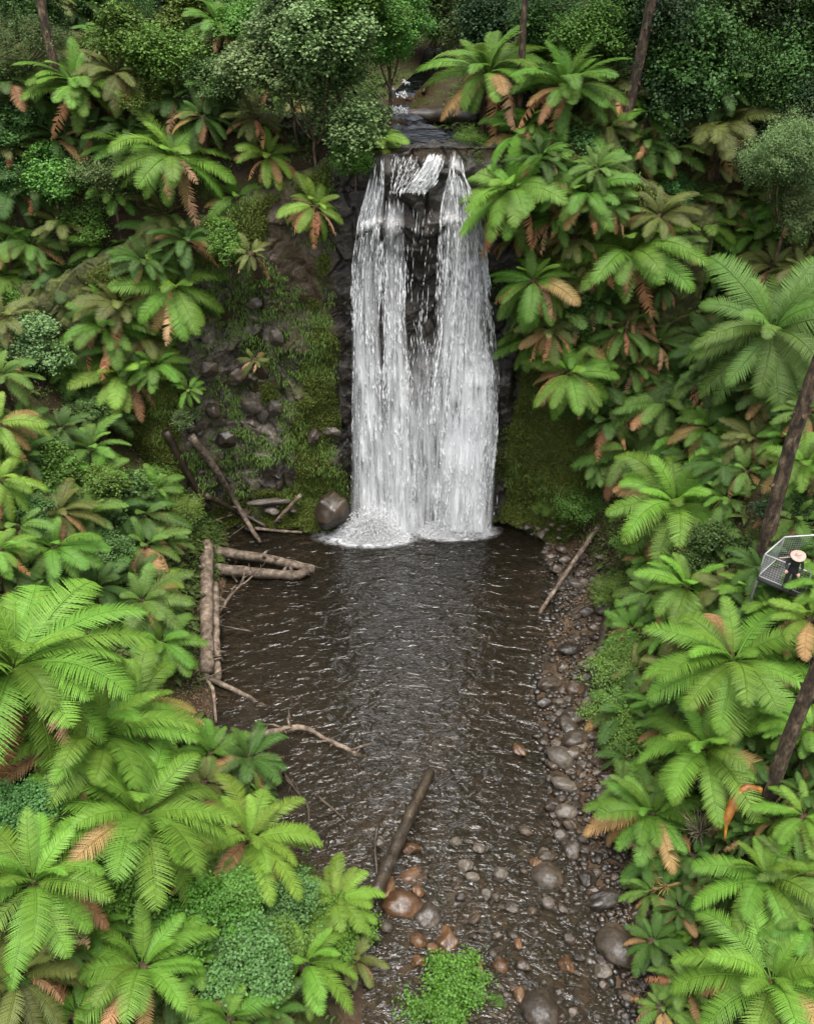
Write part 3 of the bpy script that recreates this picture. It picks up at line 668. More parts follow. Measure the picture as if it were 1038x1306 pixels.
FERNS = [
 # ---- log-jam bank, lower half
 (18,850,152,4.0,'huge bright tree fern with brown frond tips beside the log jam',dict(tint='b',dead=6,nf=26,lean=16)),
 (126,935,125,3.2,'large tree fern with whitish dead fronds hanging beneath, just below the log jam',dict(tint='b',dead=5,nf=24,lean=24)),
 (178,1040,128,2.6,'large tree fern fanned toward the pool, beneath the fern with whitish dead fronds',dict(tint='b',dead=2,nf=22,lean=30)),
 (318,1070,86,1.6,'yellow-green tree fern overhanging the pool edge next to the curved driftwood branch',dict(tint='y',dead=1,nf=20,lean=24)),
 (42,1125,112,2.6,'deep green tree fern with upright fronds over dark shrubs at the frame edge',dict(tint='b',dead=2,nf=22,lean=20,up=8)),
 (22,1245,88,1.8,'ageing olive tree fern with rusty fronds in the bottom corner',dict(tint='o',dead=5,nf=20,lean=15)),
 (182,1232,88,1.5,'deep green tree fern with a curled brown dead frond at the bottom',dict(tint='b',dead=3,nf=20,lean=25)),
 (292,1300,66,1.2,'low green tree fern beside the one with a curled dead frond',dict(tint='m',dead=0,nf=16,lean=20)),
 (388,1228,78,1.2,'green tree fern with two broad fronds pointing down, below the tangle of dry stems',dict(tint='b',dead=0,nf=16,lean=18,droop=.2)),
 (428,1148,58,.9,'small pale green fern overhanging the orange boulders at the creek edge',dict(tint='y',dead=1,nf=18,lean=18)),
 (452,1222,44,.6,'dull olive fern on the creek bank below the orange boulders',dict(tint='o',dead=2,nf=14,lean=10)),
 (345,1290,48,.9,'half shaded fern at the bottom edge beside the bright creek bush',dict(tint='d',dead=1,nf=14,lean=10)),
 (268,960,52,1.0,'young fern half hidden below the curved driftwood branch',dict(tint='m',dead=1,nf=14,lean=20)),
 (100,1290,60,1.2,'dark fern at the bottom edge between the olive fern and the curled dead frond',dict(tint='m',dead=2,nf=16,lean=15)),
 (120,1178,46,1.0,'small shaded fern tucked under the lower shrubs of the log-jam bank',dict(tint='m',dead=2,nf=14,lean=15)),
 (172,900,84,1.8,'bright fern stretching its fronds over the bank below the bent log',dict(tint='b',dead=2,nf=20,lean=30)),
 (198,742,36,.8,'pale yellowish fern tuft beside the two long grey logs',dict(tint='y',dead=2,nf=14,lean=20)),
 (205,818,54,1.2,'mid green fern hiding the bank end of the log jam',dict(tint='m',dead=2,nf=18,lean=26)),
 (212,690,32,.6,'small green fern at the top of the log jam under the leaning logs',dict(tint='s',dead=1,nf=14,lean=22)),
 # ---- log-jam bank, middle
 (182,765,62,1.6,'mid green fern with lacy overlapping fronds beside the log jam',dict(tint='s',dead=1,nf=20,lean=22)),
 (68,698,62,1.8,'bright fern on the slope above the huge fern, next to dark bushes',dict(tint='m',dead=0,nf=18,lean=22)),
 (-2,700,42,2.0,'pale fern crown cut by the frame edge above the huge fern',dict(tint='b',dead=1,nf=16,lean=18)),
 (112,655,48,1.2,'shaded fern on the slope above the log jam among leafy shrubs',dict(tint='s',dead=0,nf=16,lean=22)),
 (-4,540,58,2.4,'bright yellow-green fern at the frame edge, upper of two',dict(tint='y',dead=2,nf=18,lean=22)),
 (-2,612,54,2.2,'fern with tan drooping fronds at the frame edge, lower of two',dict(tint='y',dead=4,nf=16,lean=22,droop=.2)),
 (0,478,46,2.2,'dull green fern at the frame edge above the pair of bright edge ferns',dict(tint='s',dead=1,nf=14,lean=20)),
 (115,572,52,1.0,'fern with a pale unfurling centre on the bare soil slope',dict(tint='s',dead=0,nf=12,lean=18,up=5)),
 (158,478,66,1.8,'bright fern with long fronds swept toward the cliff rocks',dict(tint='y',dead=3,nf=20,lean=34)),
 (100,468,46,1.6,'small bright fern beside the pale-leaved shrub on the slope',dict(tint='m',dead=1,nf=15,lean=28)),
 (135,415,62,1.8,'mid green fern with many short fronds above the swept bright fern',dict(tint='m',dead=1,nf=20,lean=28)),
 (240,496,26,.5,'tiny fern at the edge of the bare cliff rocks',dict(tint='b',dead=0,nf=10,lean=20,Y=36.4)),
 (222,365,72,1.6,'bright fern with brown skirt hanging over the top of the cliff rocks',dict(tint='b',dead=4,nf=22,lean=30)),
 (212,300,52,1.8,'bluish green fern with broad drooping fronds above the bright cliff-top fern',dict(tint='s',dead=0,nf=18,lean=30,droop=.15)),
 (4,350,48,2.0,'fern with orange dead tips at the frame edge beside the bare soil bank',dict(tint='b',dead=4,nf=16,lean=22)),
 (6,308,44,2.0,'bright fern at the frame edge above the fern with orange dead tips',dict(tint='b',dead=2,nf=16,lean=22)),
 (2,405,42,1.6,'olive fern at the frame edge below the fern with orange dead tips',dict(tint='o',dead=2,nf=14,lean=20)),
 # ---- above the cliff, log-jam side
 (220,198,80,2.4,'big bright fern with glossy arching fronds in the middle of the slope above the cliff',dict(tint='b',dead=4,nf=24,lean=26)),
 (168,192,52,2.0,'fern half hidden behind the big glossy fern above the cliff',dict(tint='m',dead=1,nf=16,lean=26)),
 (98,108,66,2.6,'bright fern behind the slanting dark trunk in the upper corner',dict(tint='b',dead=3,nf=20,lean=24)),
 (148,92,52,2.4,'olive fern with long fronds next to the slanting dark trunk',dict(tint='o',dead=3,nf=16,lean=26)),
 (12,105,54,2.6,'dark fern with brown fronds at the upper frame edge beside the slanting trunk',dict(tint='d',dead=4,nf=16,lean=20)),
 (278,30,50,2.6,'fern with one orange dead frond below it near the top edge',dict(tint='m',dead=2,nf=16,lean=24)),
 (325,150,42,2.0,'fern with pale brown dying fronds behind the leafy tree above the cliff',dict(tint='o',dead=5,nf=14,lean=24)),
 (342,198,46,2.0,'pale fern with drooping brownish tips below the leafy tree above the cliff',dict(tint='y',dead=3,nf=16,lean=24,droop=.15)),
 (302,250,46,1.6,'fern with hanging fronds over the ledge below the pale drooping fern',dict(tint='m',dead=1,nf=16,lean=30,droop=.3)),
 (402,262,46,.9,'bright fern with long dead skirt clinging to the cliff beside the fall',dict(tint='y',dead=6,nf=14,lean=30,Y=37.0,droop=.2)),
 (320,322,30,.5,'dull fern drooping from the upper cliff rocks',dict(tint='o',dead=2,nf=10,lean=30,Y=36.6,droop=.3)),
 (478,180,44,1.0,'bright fern leaning over the lip beside the first strand of water',dict(tint='y',dead=2,nf=18,lean=26,group=CB)),
 (258,148,44,2.2,'shaded fern between the bluish bush and the big glossy fern',dict(tint='d',dead=1,nf=14,lean=22)),
 (325,458,24,.4,'yellowed fern tuft hanging on the bare cliff rocks',dict(tint='o',dead=3,nf=6,lean=40,Y=36.7,droop=.5)),
 # ---- around the lip, platform side
 (622,92,84,2.6,'tall bright fern with three rusty hanging fronds beside the upper stream',dict(tint='b',dead=5,nf=24,lean=18,group=CB,up=8)),
 (722,110,76,2.6,'broad fern behind the thin brown trunks above the lip',dict(tint='m',dead=4,nf=22,lean=20,group=CB,up=7)),
 (655,240,80,2.2,'large bright fern with a brown skirt overhanging the water lip',dict(tint='b',dead=6,nf=24,lean=24,group=CB,up=5)),
 (748,245,60,1.8,'layered mid green fern behind the large lip fern',dict(tint='m',dead=3,nf=20,lean=24,group=CB)),
 (690,200,46,1.6,'small shaded fern between the lip fern and the thin brown trunks',dict(tint='d',dead=2,nf=14,lean=20,group=CB)),
 # ---- platform bank, upper
 (803,318,86,2.4,'wide star-shaped fern with a pale crozier heart high on the platform bank',dict(tint='b',dead=3,nf=22,lean=30,up=6)),
 (680,358,64,1.6,'fern with broad overlapping fronds hanging beside the outer strand of water',dict(tint='m',dead=5,nf=20,lean=30,Y=36.3,droop=.2)),
 (700,420,44,1.0,'brown-tipped fern with many dead fronds hanging above the mossy cliff',dict(tint='o',dead=6,nf=12,lean=30,Y=36.2,droop=.3)),
 (726,474,60,1.0,'rounded fern crown hanging over the mossy cliff like a cap',dict(tint='b',dead=3,nf=20,lean=32,Y=35.4,droop=.2)),
 (795,420,52,1.8,'fern with long hanging fronds and brown dead ones under the star-shaped fern',dict(tint='s',dead=5,nf=16,lean=34,droop=.4)),
 (848,512,66,2.0,'dusky green fern in the middle of the platform bank',dict(tint='s',dead=3,nf=20,lean=28)),
 (805,575,72,2.0,'fern with pale layered fronds pointing at the pool above the mossy buttress',dict(tint='s',dead=3,nf=20,lean=32)),
 (905,545,54,2.0,'mid green fern behind the long green fern stem',dict(tint='m',dead=1,nf=16,lean=26)),
 (862,642,90,2.4,'bright fern with upright heart above the slanting grey pole',dict(tint='b',dead=3,nf=24,lean=24,up=7)),
 (926,590,48,1.6,'shaded fern beside the leaning bark-covered trunk',dict(tint='d',dead=3,nf=14,lean=24)),
 (985,420,116,4.2,'very large wheel-shaped fern on a long green stem above the viewing platform',dict(tint='s',dead=0,nf=24,lean=18,up=5)),
 (1026,590,52,2.2,'bright fern at the frame edge behind the leaning trunk',dict(tint='b',dead=3,nf=16,lean=22)),
 (892,288,56,2.0,'bright yellow-green fern beside the fine-leaved grey-green tree',dict(tint='b',dead=2,nf=18,lean=26)),
 (922,328,46,1.8,'fern below the yellow-green one, next to the fine-leaved tree',dict(tint='m',dead=1,nf=16,lean=26)),
 (944,255,40,1.8,'dusty fern with a brown frond in front of the fine-leaved tree',dict(tint='s',dead=2,nf=14,lean=24)),
 (918,160,66,2.4,'fern with olive drooping fronds below the dark forest',dict(tint='o',dead=4,nf=20,lean=26)),
 (908,112,58,2.6,'dark feathery fern at the foot of the reddish trunk',dict(tint='d',dead=1,nf=16,lean=18,up=7)),
 (825,178,42,2.0,'fern with one tan dead frond behind the mottled trunk',dict(tint='s',dead=3,nf=14,lean=26)),
 (820,228,40,1.6,'broad-leaved looking dark fern at the foot of the mottled trunk',dict(tint='m',dead=0,nf=14,lean=28)),
 (775,160,46,2.2,'old fern with rusty fronds behind the mottled trunk',dict(tint='o',dead=4,nf=14,lean=24)),
 (985,500,50,1.6,'dark fern in the shade under the wheel-shaped fern',dict(tint='d',dead=3,nf=14,lean=20)),
 (770,385,38,1.2,'shaded fern under the star-shaped fern next to the hanging fronds',dict(tint='d',dead=4,nf=12,lean=28)),
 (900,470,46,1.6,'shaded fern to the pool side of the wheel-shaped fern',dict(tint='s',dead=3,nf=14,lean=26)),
 # ---- platform bank, lower
 (876,748,66,2.0,'fern with stiff upright fronds just above the big star fern by the platform',dict(tint='b',dead=2,nf=18,lean=14,up=8)),
 (936,842,104,3.2,'largest star-shaped fern seen from above, below the viewing platform',dict(tint='b',dead=1,nf=26,lean=12,up=4)),
 (903,955,94,2.6,'bright fern with a dark heart below the largest star-shaped fern',dict(tint='b',dead=2,nf=24,lean=16,up=6)),
 (832,1038,78,1.6,'deep green fern with rusty tips reaching over the stony creek edge',dict(tint='m',dead=1,nf=20,lean=14)),
 (956,752,38,1.4,'small fresh fern at the foot of the platform rail',dict(tint='b',dead=0,nf=14,lean=18)),
 (1034,788,58,1.8,'fern with orange-brown fronds at the frame edge below the platform',dict(tint='y',dead=4,nf=16,lean=14)),
 (805,800,40,1.0,'thin fern with a bleached frond reaching over the stones',dict(tint='m',dead=3,nf=12,lean=30)),
 (984,1252,116,2.0,'large vivid fern with a black heart in the bottom corner on the platform side',dict(tint='b',dead=2,nf=26,lean=14,up=7)),
 (978,1118,86,1.8,'vivid fern with curled young fronds below the broken orange branch',dict(tint='b',dead=1,nf=22,lean=14,up=8)),
 (905,1122,38,.9,'ragged fern with rusty edge beside the dangling dry roots',dict(tint='o',dead=3,nf=12,lean=20)),
 (888,1200,46,.9,'fern leaning over the dark boulders at the creek edge',dict(tint='m',dead=2,nf=14,lean=24)),
 (882,1288,50,.8,'fern with a dry brown patch at the bottom edge beside the dark boulders',dict(tint='m',dead=3,nf=14,lean=20)),
 (1026,1040,56,1.6,'bright fern at the frame edge beside the lower bark-covered trunk',dict(tint='b',dead=1,nf=16,lean=14)),
 (1034,930,56,1.8,'green fern at the frame edge above the broken orange branch',dict(tint='b',dead=1,nf=16,lean=14)),
 (960,1060,44,1.2,'dusky fern behind the broken orange branch',dict(tint='d',dead=2,nf=14,lean=16)),
 (1036,1180,60,1.4,'fern at the frame edge between the two vivid ferns',dict(tint='m',dead=2,nf=16,lean=14)),
]
FERNS.append((1066,752,50,1.4,'fern at the frame edge reaching over the corner of the platform',dict(tint='b',dead=2,nf=16,lean=20)))
FERNS.append((1040,748,46,1.3,'fern spreading its fronds in front of the visitor on the platform',dict(tint='b',dead=1,nf=15,lean=14)))
FERNS.append((984,772,40,1.0,'bright fern half covering the lower rail of the platform',dict(tint='b',dead=1,nf=14,lean=14)))
FERNS.append((1008,786,34,.9,'fern with tan fronds directly under the platform rail',dict(tint='y',dead=3,nf=16,lean=14)))
for u, v, r, h, lab, kw in FERNS:
    kw.setdefault('group', RB if u > 519 else LB)
    if v < 330 and u < 519 and kw['group'] == LB: kw['group'] = 'tree ferns above the cliff'
    tree_fern(u, v, r, h, lab, **kw)
# filler ferns between the large ones: nothing tells these apart
def gaps(n, boxes, mind, seed):
    rg = random.Random(seed); pts = []
    big = [(f[0], f[1], f[2]) for f in FERNS]
    tries = 0
    while len(pts) < n and tries < 6000:
        tries += 1
        b = rg.choice(boxes); u, v = rg.uniform(b[0], b[2]), rg.uniform(b[1], b[3])
        if b[4] and not b[4](u, v): continue
        if any(math.hypot(u-a, v-c) < .5*r for a, c, r in big): continue
        if any(math.hypot(u-a, v-c) < mind for a, c in pts): continue
        pts.append((u, v))
    return pts
for u, v in gaps(84, [(0, 120, 250, 640, lambda u, v: u < 205 or v < 340), (0, 640, 190, 760, None), (20, 960, 330, 1300, None), (0, 0, 400, 130, None)], 36, 5):
    tree_fern(u, v, rnd.uniform(34, 56), rnd.uniform(.6, 1.5), 'small shaded fern among the larger ferns on the log-jam side', rnd.choice('mdsod'), rnd.choice([0, 1, 1, 3]), 13, lean=24, group='small ferns between the large ones, log-jam side')
for u, v in gaps(118, [(650, 150, 1030, 600, lambda u, v: u > 640+.1*(v-150)+ (70 if v > 440 else 0)), (800, 700, 850, 1090, None), (680, 0, 900, 150, None), (650, 150, 1030, 600, lambda u, v: u > 640+.1*(v-150)+ (70 if v > 440 else 0)), (830, 600, 1030, 1290, None)], 36, 6):
    tree_fern(u, v, rnd.uniform(34, 56), rnd.uniform(.6, 1.5), 'small shaded fern among the larger ferns on the platform side', rnd.choice('mdsod'), rnd.choice([1, 2, 3, 5]), 13, lean=24, group='small ferns between the large ones, platform side')

# ------------------------------------------------------------------ shrubs and leafy trees
def foliage_mesh(name, seed, nclump, nleaf, size, slim=.42, flat=.7, lumps=7, spread=.17, up=.9):
    rg = np.random.default_rng(seed)
    lc = rg.standard_normal((lumps, 3)); lc /= np.linalg.norm(lc, axis=1)[:, None]
    lc *= rg.uniform(.3, .68, (lumps, 1)); lc[:, 2] *= flat
    lr = rg.uniform(.3, .5, lumps)
    ci = rg.integers(0, lumps, nclump)
    d = rg.standard_normal((nclump, 3)); d /= np.linalg.norm(d, axis=1)[:, None]; d[:, 2] = np.where(rg.random(nclump) < .75, np.abs(d[:, 2]), d[:, 2])
    cc = lc[ci]+d*(lr[ci]*rg.uniform(.6, 1.05, nclump))[:, None]
    n = nclump*nleaf
    c = np.repeat(cc, nleaf, 0)+rg.standard_normal((n, 3))*spread*.5
    od = np.repeat(d, nleaf, 0)
    nrm = od*.5+np.array([0, 0, up])+rg.standard_normal((n, 3))*.55; nrm /= np.linalg.norm(nrm, axis=1)[:, None]
    ax = np.cross(nrm, rg.standard_normal((n, 3))); ax /= np.linalg.norm(ax, axis=1)[:, None]
    bx = np.cross(nrm, ax)
    s = size*rg.uniform(.6, 1.25, (n, 1))
    V = np.stack([c-ax*s*.5, c+bx*s*slim-nrm*s*.08, c+ax*s*.55-nrm*s*.12, c-bx*s*slim-nrm*s*.08], 1).reshape(-1, 3)
    b = np.arange(n)[:, None]*4
    me = mk(name, V, [np.concatenate([b+[0, 1, 2], b+[0, 2, 3]])], M['leaf'], link=False)
    return me, lc
def stem_mesh(seed, lc, h=1.2, r=.035):
    mb = MB()
    mb.tube(smooth_path([(0, 0, -h-.4), (.03, .02, -h*.5), (0, 0, -.1)], 8), np.linspace(r*1.3, r*.8, 8), 7, .1)
    for c in lc:
        mid = np.array([c[0]*.45, c[1]*.45, c[2]*.3-.25])
        mb.tube(smooth_path([(0, 0, -.35), mid, c], 7), np.linspace(r*.6, r*.15, 7), 5, .1)
    return mb.build('stem', M['bark'], link=False)
FOL = {}
for nm, args in {'fine': (210, 46, .055, .4, .7, 8, .16), 'leafy': (230, 48, .064, .42, .75, 7, .18), 'broad': (120, 28, .12, .5, .8, 7, .2), 'feathery': (240, 42, .05, .2, .9, 10, .17), 'cushion': (190, 46, .035, .45, .45, 9, .15)}.items():
    FOL[nm] = []
    for k in range(3):
        me, lc = foliage_mesh('foliage', 100+k+len(nm)*7, *args)
        FOL[nm].append((me, stem_mesh(k, lc)))
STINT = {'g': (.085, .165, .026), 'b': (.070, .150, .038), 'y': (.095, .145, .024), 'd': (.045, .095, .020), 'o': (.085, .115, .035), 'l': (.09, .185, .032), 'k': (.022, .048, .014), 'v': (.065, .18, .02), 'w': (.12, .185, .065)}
NS = [0]
def shrub(u, v, r, h, label, kind='leafy', tint='g', name='shrub', cat='shrub', group=None, zs=.85, Y=None, asp=1.0):
    P, Y, h = settle(u, v, h, Y)
    k = NS[0]; NS[0] += 1; rg = random.Random(300+k)
    rad = 1.22*r*depth_of(P)/FPX
    gz = float(T(P[0], P[1])); hh = max(.3, P[2]-gz) if Y is None else .4
    root = empty(name, (P[0], P[1], P[2]-hh), label, cat, group)
    me, sm_ = rg.choice(FOL[kind])
    az = rg.uniform(0, 6.28)
    f = ob('foliage', me, root); f.location = (0, 0, hh); f.rotation_euler = (0, 0, az); f.scale = (rad*asp, rad*asp, rad*zs)
    c = STINT[tint]; q = rg.uniform(.88, 1.14); f.color = (c[0]*q, c[1]*q, c[2]*q, 1)
    s = ob('stem', sm_, root); s.location = (0, 0, hh); s.rotation_euler = (0, 0, az); s.scale = (rad*asp, rad*asp, rad*zs)
    return root
SA, SB_, SD = 'bushes above the cliff', 'bushes on the log-jam bank', 'bushes on the platform bank'
SHRUBS = [
 (150,55,52,2.0,'dark leafy bush behind the slanting trunk near the top edge','leafy','g',SA),
 (205,72,50,2.2,'rounded green bush right above the big glossy fern','leafy','g',SA),
 (235,25,46,2.2,'yellowish green bush touching the top edge','leafy','y',SA),
 (275,104,46,2.0,'bluish green bush with tiny leaves above the cliff','fine','b',SA),
 (178,122,38,1.6,'small yellow-green bush between the olive fern and the big glossy fern','fine','y',SA),
 (325,40,46,2.4,'mid green bush beside the bare pale twigs','leafy','g',SA),
 (22,172,46,1.6,'bluish green bush at the frame edge below the slanting trunk','fine','b',SA),
 (66,220,52,1.6,'dense bright green bush below the foot of the slanting trunk','fine','l',SA),
 (140,226,58,1.6,'wispy olive bush with thin twigs above the bare soil bank','feathery','o',SA),
 (112,285,40,1.2,'green bush hanging down the bare soil bank','fine','g',SA),
 (115,335,28,.8,'straggling little bush low on the bare soil bank','fine','g',SA),
 (20,235,40,1.4,'blue-green bush at the frame edge beside the dense bright one','fine','b',SA),
 (30,60,50,2.6,'fine grey-green drooping bush in the upper corner','feathery','o',SA),
 (290,305,32,.8,'small dark leafy plant on the ledge above the cliff rocks','leafy','g',SA),
 (42,440,46,1.2,'pale-leaved shrub on the slope next to the small bright fern','leafy','w',SB_),
 (35,378,36,1.0,'leafy green shrub at the edge of the bare soil bank','leafy','g',SB_),
 (110,520,34,.7,'blue-green little shrub on the bare soil slope','fine','b',SB_),
 (235,530,22,.5,'pale leafy plant beside the bare cliff rocks','leafy','w',SB_),
 (60,600,42,1.0,'dark glossy shrub beside the yellow-green edge ferns','leafy','g',SB_),
 (110,622,44,1.0,'green shrub on the slope below the fern with the unfurling centre','fine','g',SB_),
 (40,660,40,1.0,'blue-green shrub behind the huge fern','fine','b',SB_),
 (150,640,38,.9,'blue-green shrub with rounded leaves on the slope above the log jam','broad','b',SB_),
 (190,625,40,.6,'bright grassy shrub on the slope between shrubs and fallen logs','feathery','l',SB_),
 (135,705,44,1.0,'blue-green shrub between the huge fern and the log jam','fine','b',SB_),
 (215,655,36,.5,'olive scrubby bush at the foot of the log-strewn cliff','feathery','y',SB_),
 (155,1140,56,1.3,'bright small-leaved shrub among the lower ferns','leafy','v',SB_),
 (250,1180,60,1.3,'yellow-green small-leaved shrub in the middle of the lower bank','fine','v',SB_),
 (312,1222,56,1.1,'dark green small-leaved shrub above the low bottom-edge fern','leafy','b',SB_),
 (285,1148,44,1.0,'dark glossy shrub under the fern fanned toward the pool','leafy','g',SB_),
 (18,1040,46,1.4,'dark bluish shrub at the frame edge under the huge fern','leafy','b',SB_),
 (70,1030,40,1.2,'shaded green shrub below the huge fern','leafy','d',SB_),
 (368,1150,46,.9,'bluish green shrub beside the small pale fern at the creek','fine','b',SB_),
 (432,1192,46,.7,'bright green creekside shrub with dry brown stems','fine','v',SB_),
 (350,1195,40,.9,'glossy green shrub between the creekside ferns','leafy','g',SB_),
 (95,1170,36,1.0,'small glossy shrub beside the deep green upright fern','leafy','g',SB_),
 (566,1272,56,.35,'bright green bush growing in the creek at the bottom edge','fine','v','bushes in the creek'),
 (632,1275,12,.15,'tiny green water plant beside the bush in the creek','fine','v','bushes in the creek'),
 (755,48,48,2.4,'round bright bush between the thin brown trunks and the mottled trunk','leafy','l',SD),
 (752,186,46,1.6,'bluish leafy bush at the foot of the broad fern above the lip','fine','b',SD),
 (832,70,26,1.5,'small bright leafy spray against the dark forest','leafy','l',SD),
 (690,30,44,2.5,'dark green bush behind the tall fern by the stream','leafy','d',SD),
 (858,240,34,1.2,'dark small-leaved bush under the drooping olive fern','fine','b',SD),
 (740,400,34,.9,'dark leafy bush behind the fern with hanging fronds','leafy','d',SD),
 (600,185,24,.4,'low dark plant at the stream edge by the lip','feathery','g',SD),
 (800,850,56,.8,'dense mossy green mound beside the stones, upper of two','cushion','l','mossy mounds beside the stones'),
 (788,925,54,.8,'dense mossy green mound beside the stones, lower of two','cushion','g','mossy mounds beside the stones'),
 (812,700,34,.8,'dark mossy bush at the foot of the bank by the grey pole','cushion','g',SD),
 (790,760,34,.7,'dark grassy tuft hanging over the upper stones','feathery','g',SD),
 (748,640,44,.9,'big mossy hump at the corner of the mossy cliff above the grey pole','cushion','l',SD),
 (600,192,30,.5,'low feathery plants hanging over the lip on the fern side of the water','feathery','g',SD),
 (452,205,26,.4,'small green plants hanging over the lip beside the first strand','leafy','g',SA),
 (700,650,18,.3,'small mossy clump at the foot of the mossy cliff','cushion','y',SD),
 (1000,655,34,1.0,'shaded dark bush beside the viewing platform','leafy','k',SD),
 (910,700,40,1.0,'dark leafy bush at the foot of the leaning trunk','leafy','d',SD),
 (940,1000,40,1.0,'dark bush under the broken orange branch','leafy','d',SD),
]
for u, v, r, h, lab, kd, ti, gr in SHRUBS:
    shrub(u, v, r, h, lab, kd, ti, 'shrub', 'mossy mound' if kd == 'cushion' and 'mound' in lab else 'bush', gr, .8 if kd == 'cushion' else .85)

def tree(u, v, r, top_v, label, kind, tint, h, trunk_r=.09, group='small leafy trees', clumps=4, seed=0, zs=1.0):
    """a small tree: trunk with limbs and a crown of several leafy masses"""
    P = hit(u, v, h); rg = random.Random(seed+50); rad = r*depth_of(P)/FPX
    gz = float(T(P[0], P[1])); hh = P[2]-gz
    root = empty('leafy_tree', (P[0], P[1], gz), label, 'tree', group)
    mb = MB(); cs = []
    for i in range(clumps):
        a = 6.283*i/clumps+rg.uniform(-.5, .5); q = rg.uniform(.35, .62)*rad
        cs.append((math.cos(a)*q, math.sin(a)*q*.8, hh+rg.uniform(-.5, .75)*rad*zs))
    mb.tube(smooth_path([(0, 0, -.4), (rg.uniform(-.2, .2), 0, hh*.5), (0, 0, hh)], 12), np.linspace(trunk_r*1.3, trunk_r*.5, 12), 9, .1)
    for c in cs: mb.tube(smooth_path([(0, 0, hh*.55), (c[0]*.5, c[1]*.5, hh*.75), c], 9), np.linspace(trunk_r*.6, .015, 9), 6, .1)
    mb.build('trunk', M['bark'], root, True)
    cr = ob('crown', None, root)
    c0 = STINT[tint]
    for i, c in enumerate(cs+[(0, 0, hh+.3*rad)]):
        f = ob('leaf_clump', rg.choice(FOL[kind])[0], cr); f.location = c; f.rotation_euler = (0, 0, rg.uniform(0, 6)); q = rad*rg.uniform(.6, .8)
        f.scale = (q, q, q*.85); t = rg.uniform(.85, 1.2); f.color = (c0[0]*t, c0[1]*t, c0[2]*t, 1)
    return root
tree(402,128,92,0,'pale-leaved airy tree directly beside the waterfall lip','leafy','w',4.0,.08,clumps=6,seed=1,zs=1.25)
tree(496,52,62,0,'bright leafy tree overhanging the upper stream','leafy','l',4.2,.09,clumps=4,seed=2)
tree(432,40,74,0,'deep green leafy tree at the top edge behind the pale airy tree','leafy','g',4.5,.09,clumps=5,seed=3)
tree(372,60,54,0,'thin leafy tree with bare pale twigs standing out of it','leafy','o',4.0,.07,clumps=4,seed=4)
tree(1012,235,78,0,'fine-leaved grey-green tree at the frame edge above the wheel-shaped fern','feathery','w',4.2,.09,clumps=7,seed=5,zs=1.5)
# dark understorey of the forest beyond the lip: rows of crowns receding up the slope
def unders(n, boxes, lab, tint, gr, seed, r0=40, r1=66):
    rg = random.Random(seed); pts = []
    k = 0
    while len(pts) < n and k < 4000:
        k += 1; b = rg.choice(boxes); u, v = rg.uniform(b[0], b[2]), rg.uniform(b[1], b[3])
        if any(math.hypot(u-a, v-c) < 34 for a, c in pts): continue
        pts.append((u, v))
    for u, v in pts:
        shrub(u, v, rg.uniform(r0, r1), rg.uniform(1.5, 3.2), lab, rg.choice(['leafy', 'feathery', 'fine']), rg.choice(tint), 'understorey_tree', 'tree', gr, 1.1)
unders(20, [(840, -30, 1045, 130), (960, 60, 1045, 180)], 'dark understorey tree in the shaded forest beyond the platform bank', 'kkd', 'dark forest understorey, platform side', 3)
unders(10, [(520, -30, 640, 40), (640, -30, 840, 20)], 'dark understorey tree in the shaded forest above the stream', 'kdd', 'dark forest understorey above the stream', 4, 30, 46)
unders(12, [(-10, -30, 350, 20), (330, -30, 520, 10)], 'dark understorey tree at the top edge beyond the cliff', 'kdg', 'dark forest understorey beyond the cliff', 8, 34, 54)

# ------------------------------------------------------------------ tall trees: trunks run out of the frame, crowns high above
def tall_tree(ub, vb, ut, vt, wpx, label, H=30, bark='bark', crown=True, h=0.0, seed=0, moss=False):
    B = hit(ub, vb, h); B[2] = float(T(B[0], B[1]))-.2
    dep = depth_of(B); r0 = .5*wpx*dep/FPX
    d2 = ray(ut, vt)                                   # lean: the trunk passes the second sight line at the base's distance
    Pt = C0+d2*((B[1])/d2[1]); sl = (Pt[0]-B[0])/max(.5, Pt[2]-B[2])
    root = empty('tall_tree', B, label, 'tree', 'tall forest trees')
    rg = random.Random(seed+900); n = 26; zz = np.linspace(-.4, H, n)
    pts = np.stack([sl*zz+.12*np.sin(zz*.5+seed), .1*np.cos(zz*.4+seed), zz], 1)
    mb = MB(); rad = r0*(1.15-.75*np.linspace(0, 1, n)); rad[0] *= 1.3
    mb.tube(pts, rad, 12, .09)
    if moss:                                           # knots, peeling bark and old stubs
        for i in range(26):
            z = rg.uniform(.3, min(H, 12)); k = np.array([np.interp(z, zz, pts[:, q]) for q in range(3)]); a = rg.uniform(0, 6.28)
            e = k+np.array([math.cos(a), math.sin(a), rg.uniform(-.6, .3)])*r0*rg.uniform(1.1, 1.7)
            mb.tube([k, (k+e)/2, e], [r0*.5, r0*.45, r0*.12], 6, .25)
    mb.build('trunk', M[bark], root)
    if crown:
        cr = ob('crown', None, root)
        for i in range(7):
            a = rg.uniform(0, 6.28); q = rg.uniform(.6, 2.6)
            f = ob('leaf_clump', rg.choice(FOL['leafy'])[0], cr)
            f.location = (pts[-1][0]+math.cos(a)*q, pts[-1][1]+math.sin(a)*q, H+rg.uniform(-4, 1)); s = rg.uniform(1.6, 2.6)
            f.scale = (s, s, s*.8); f.rotation_euler = (0, 0, a); f.color = (.03, .07, .02, 1)
    return root
tall_tree(86,192,56,0,11,'slanting dark trunk rising out of the ferns in the upper corner',22,seed=1)
tall_tree(657,172,673,0,8,'slim brown trunk in front of the broad fern, first of the pair above the lip',20,seed=2)
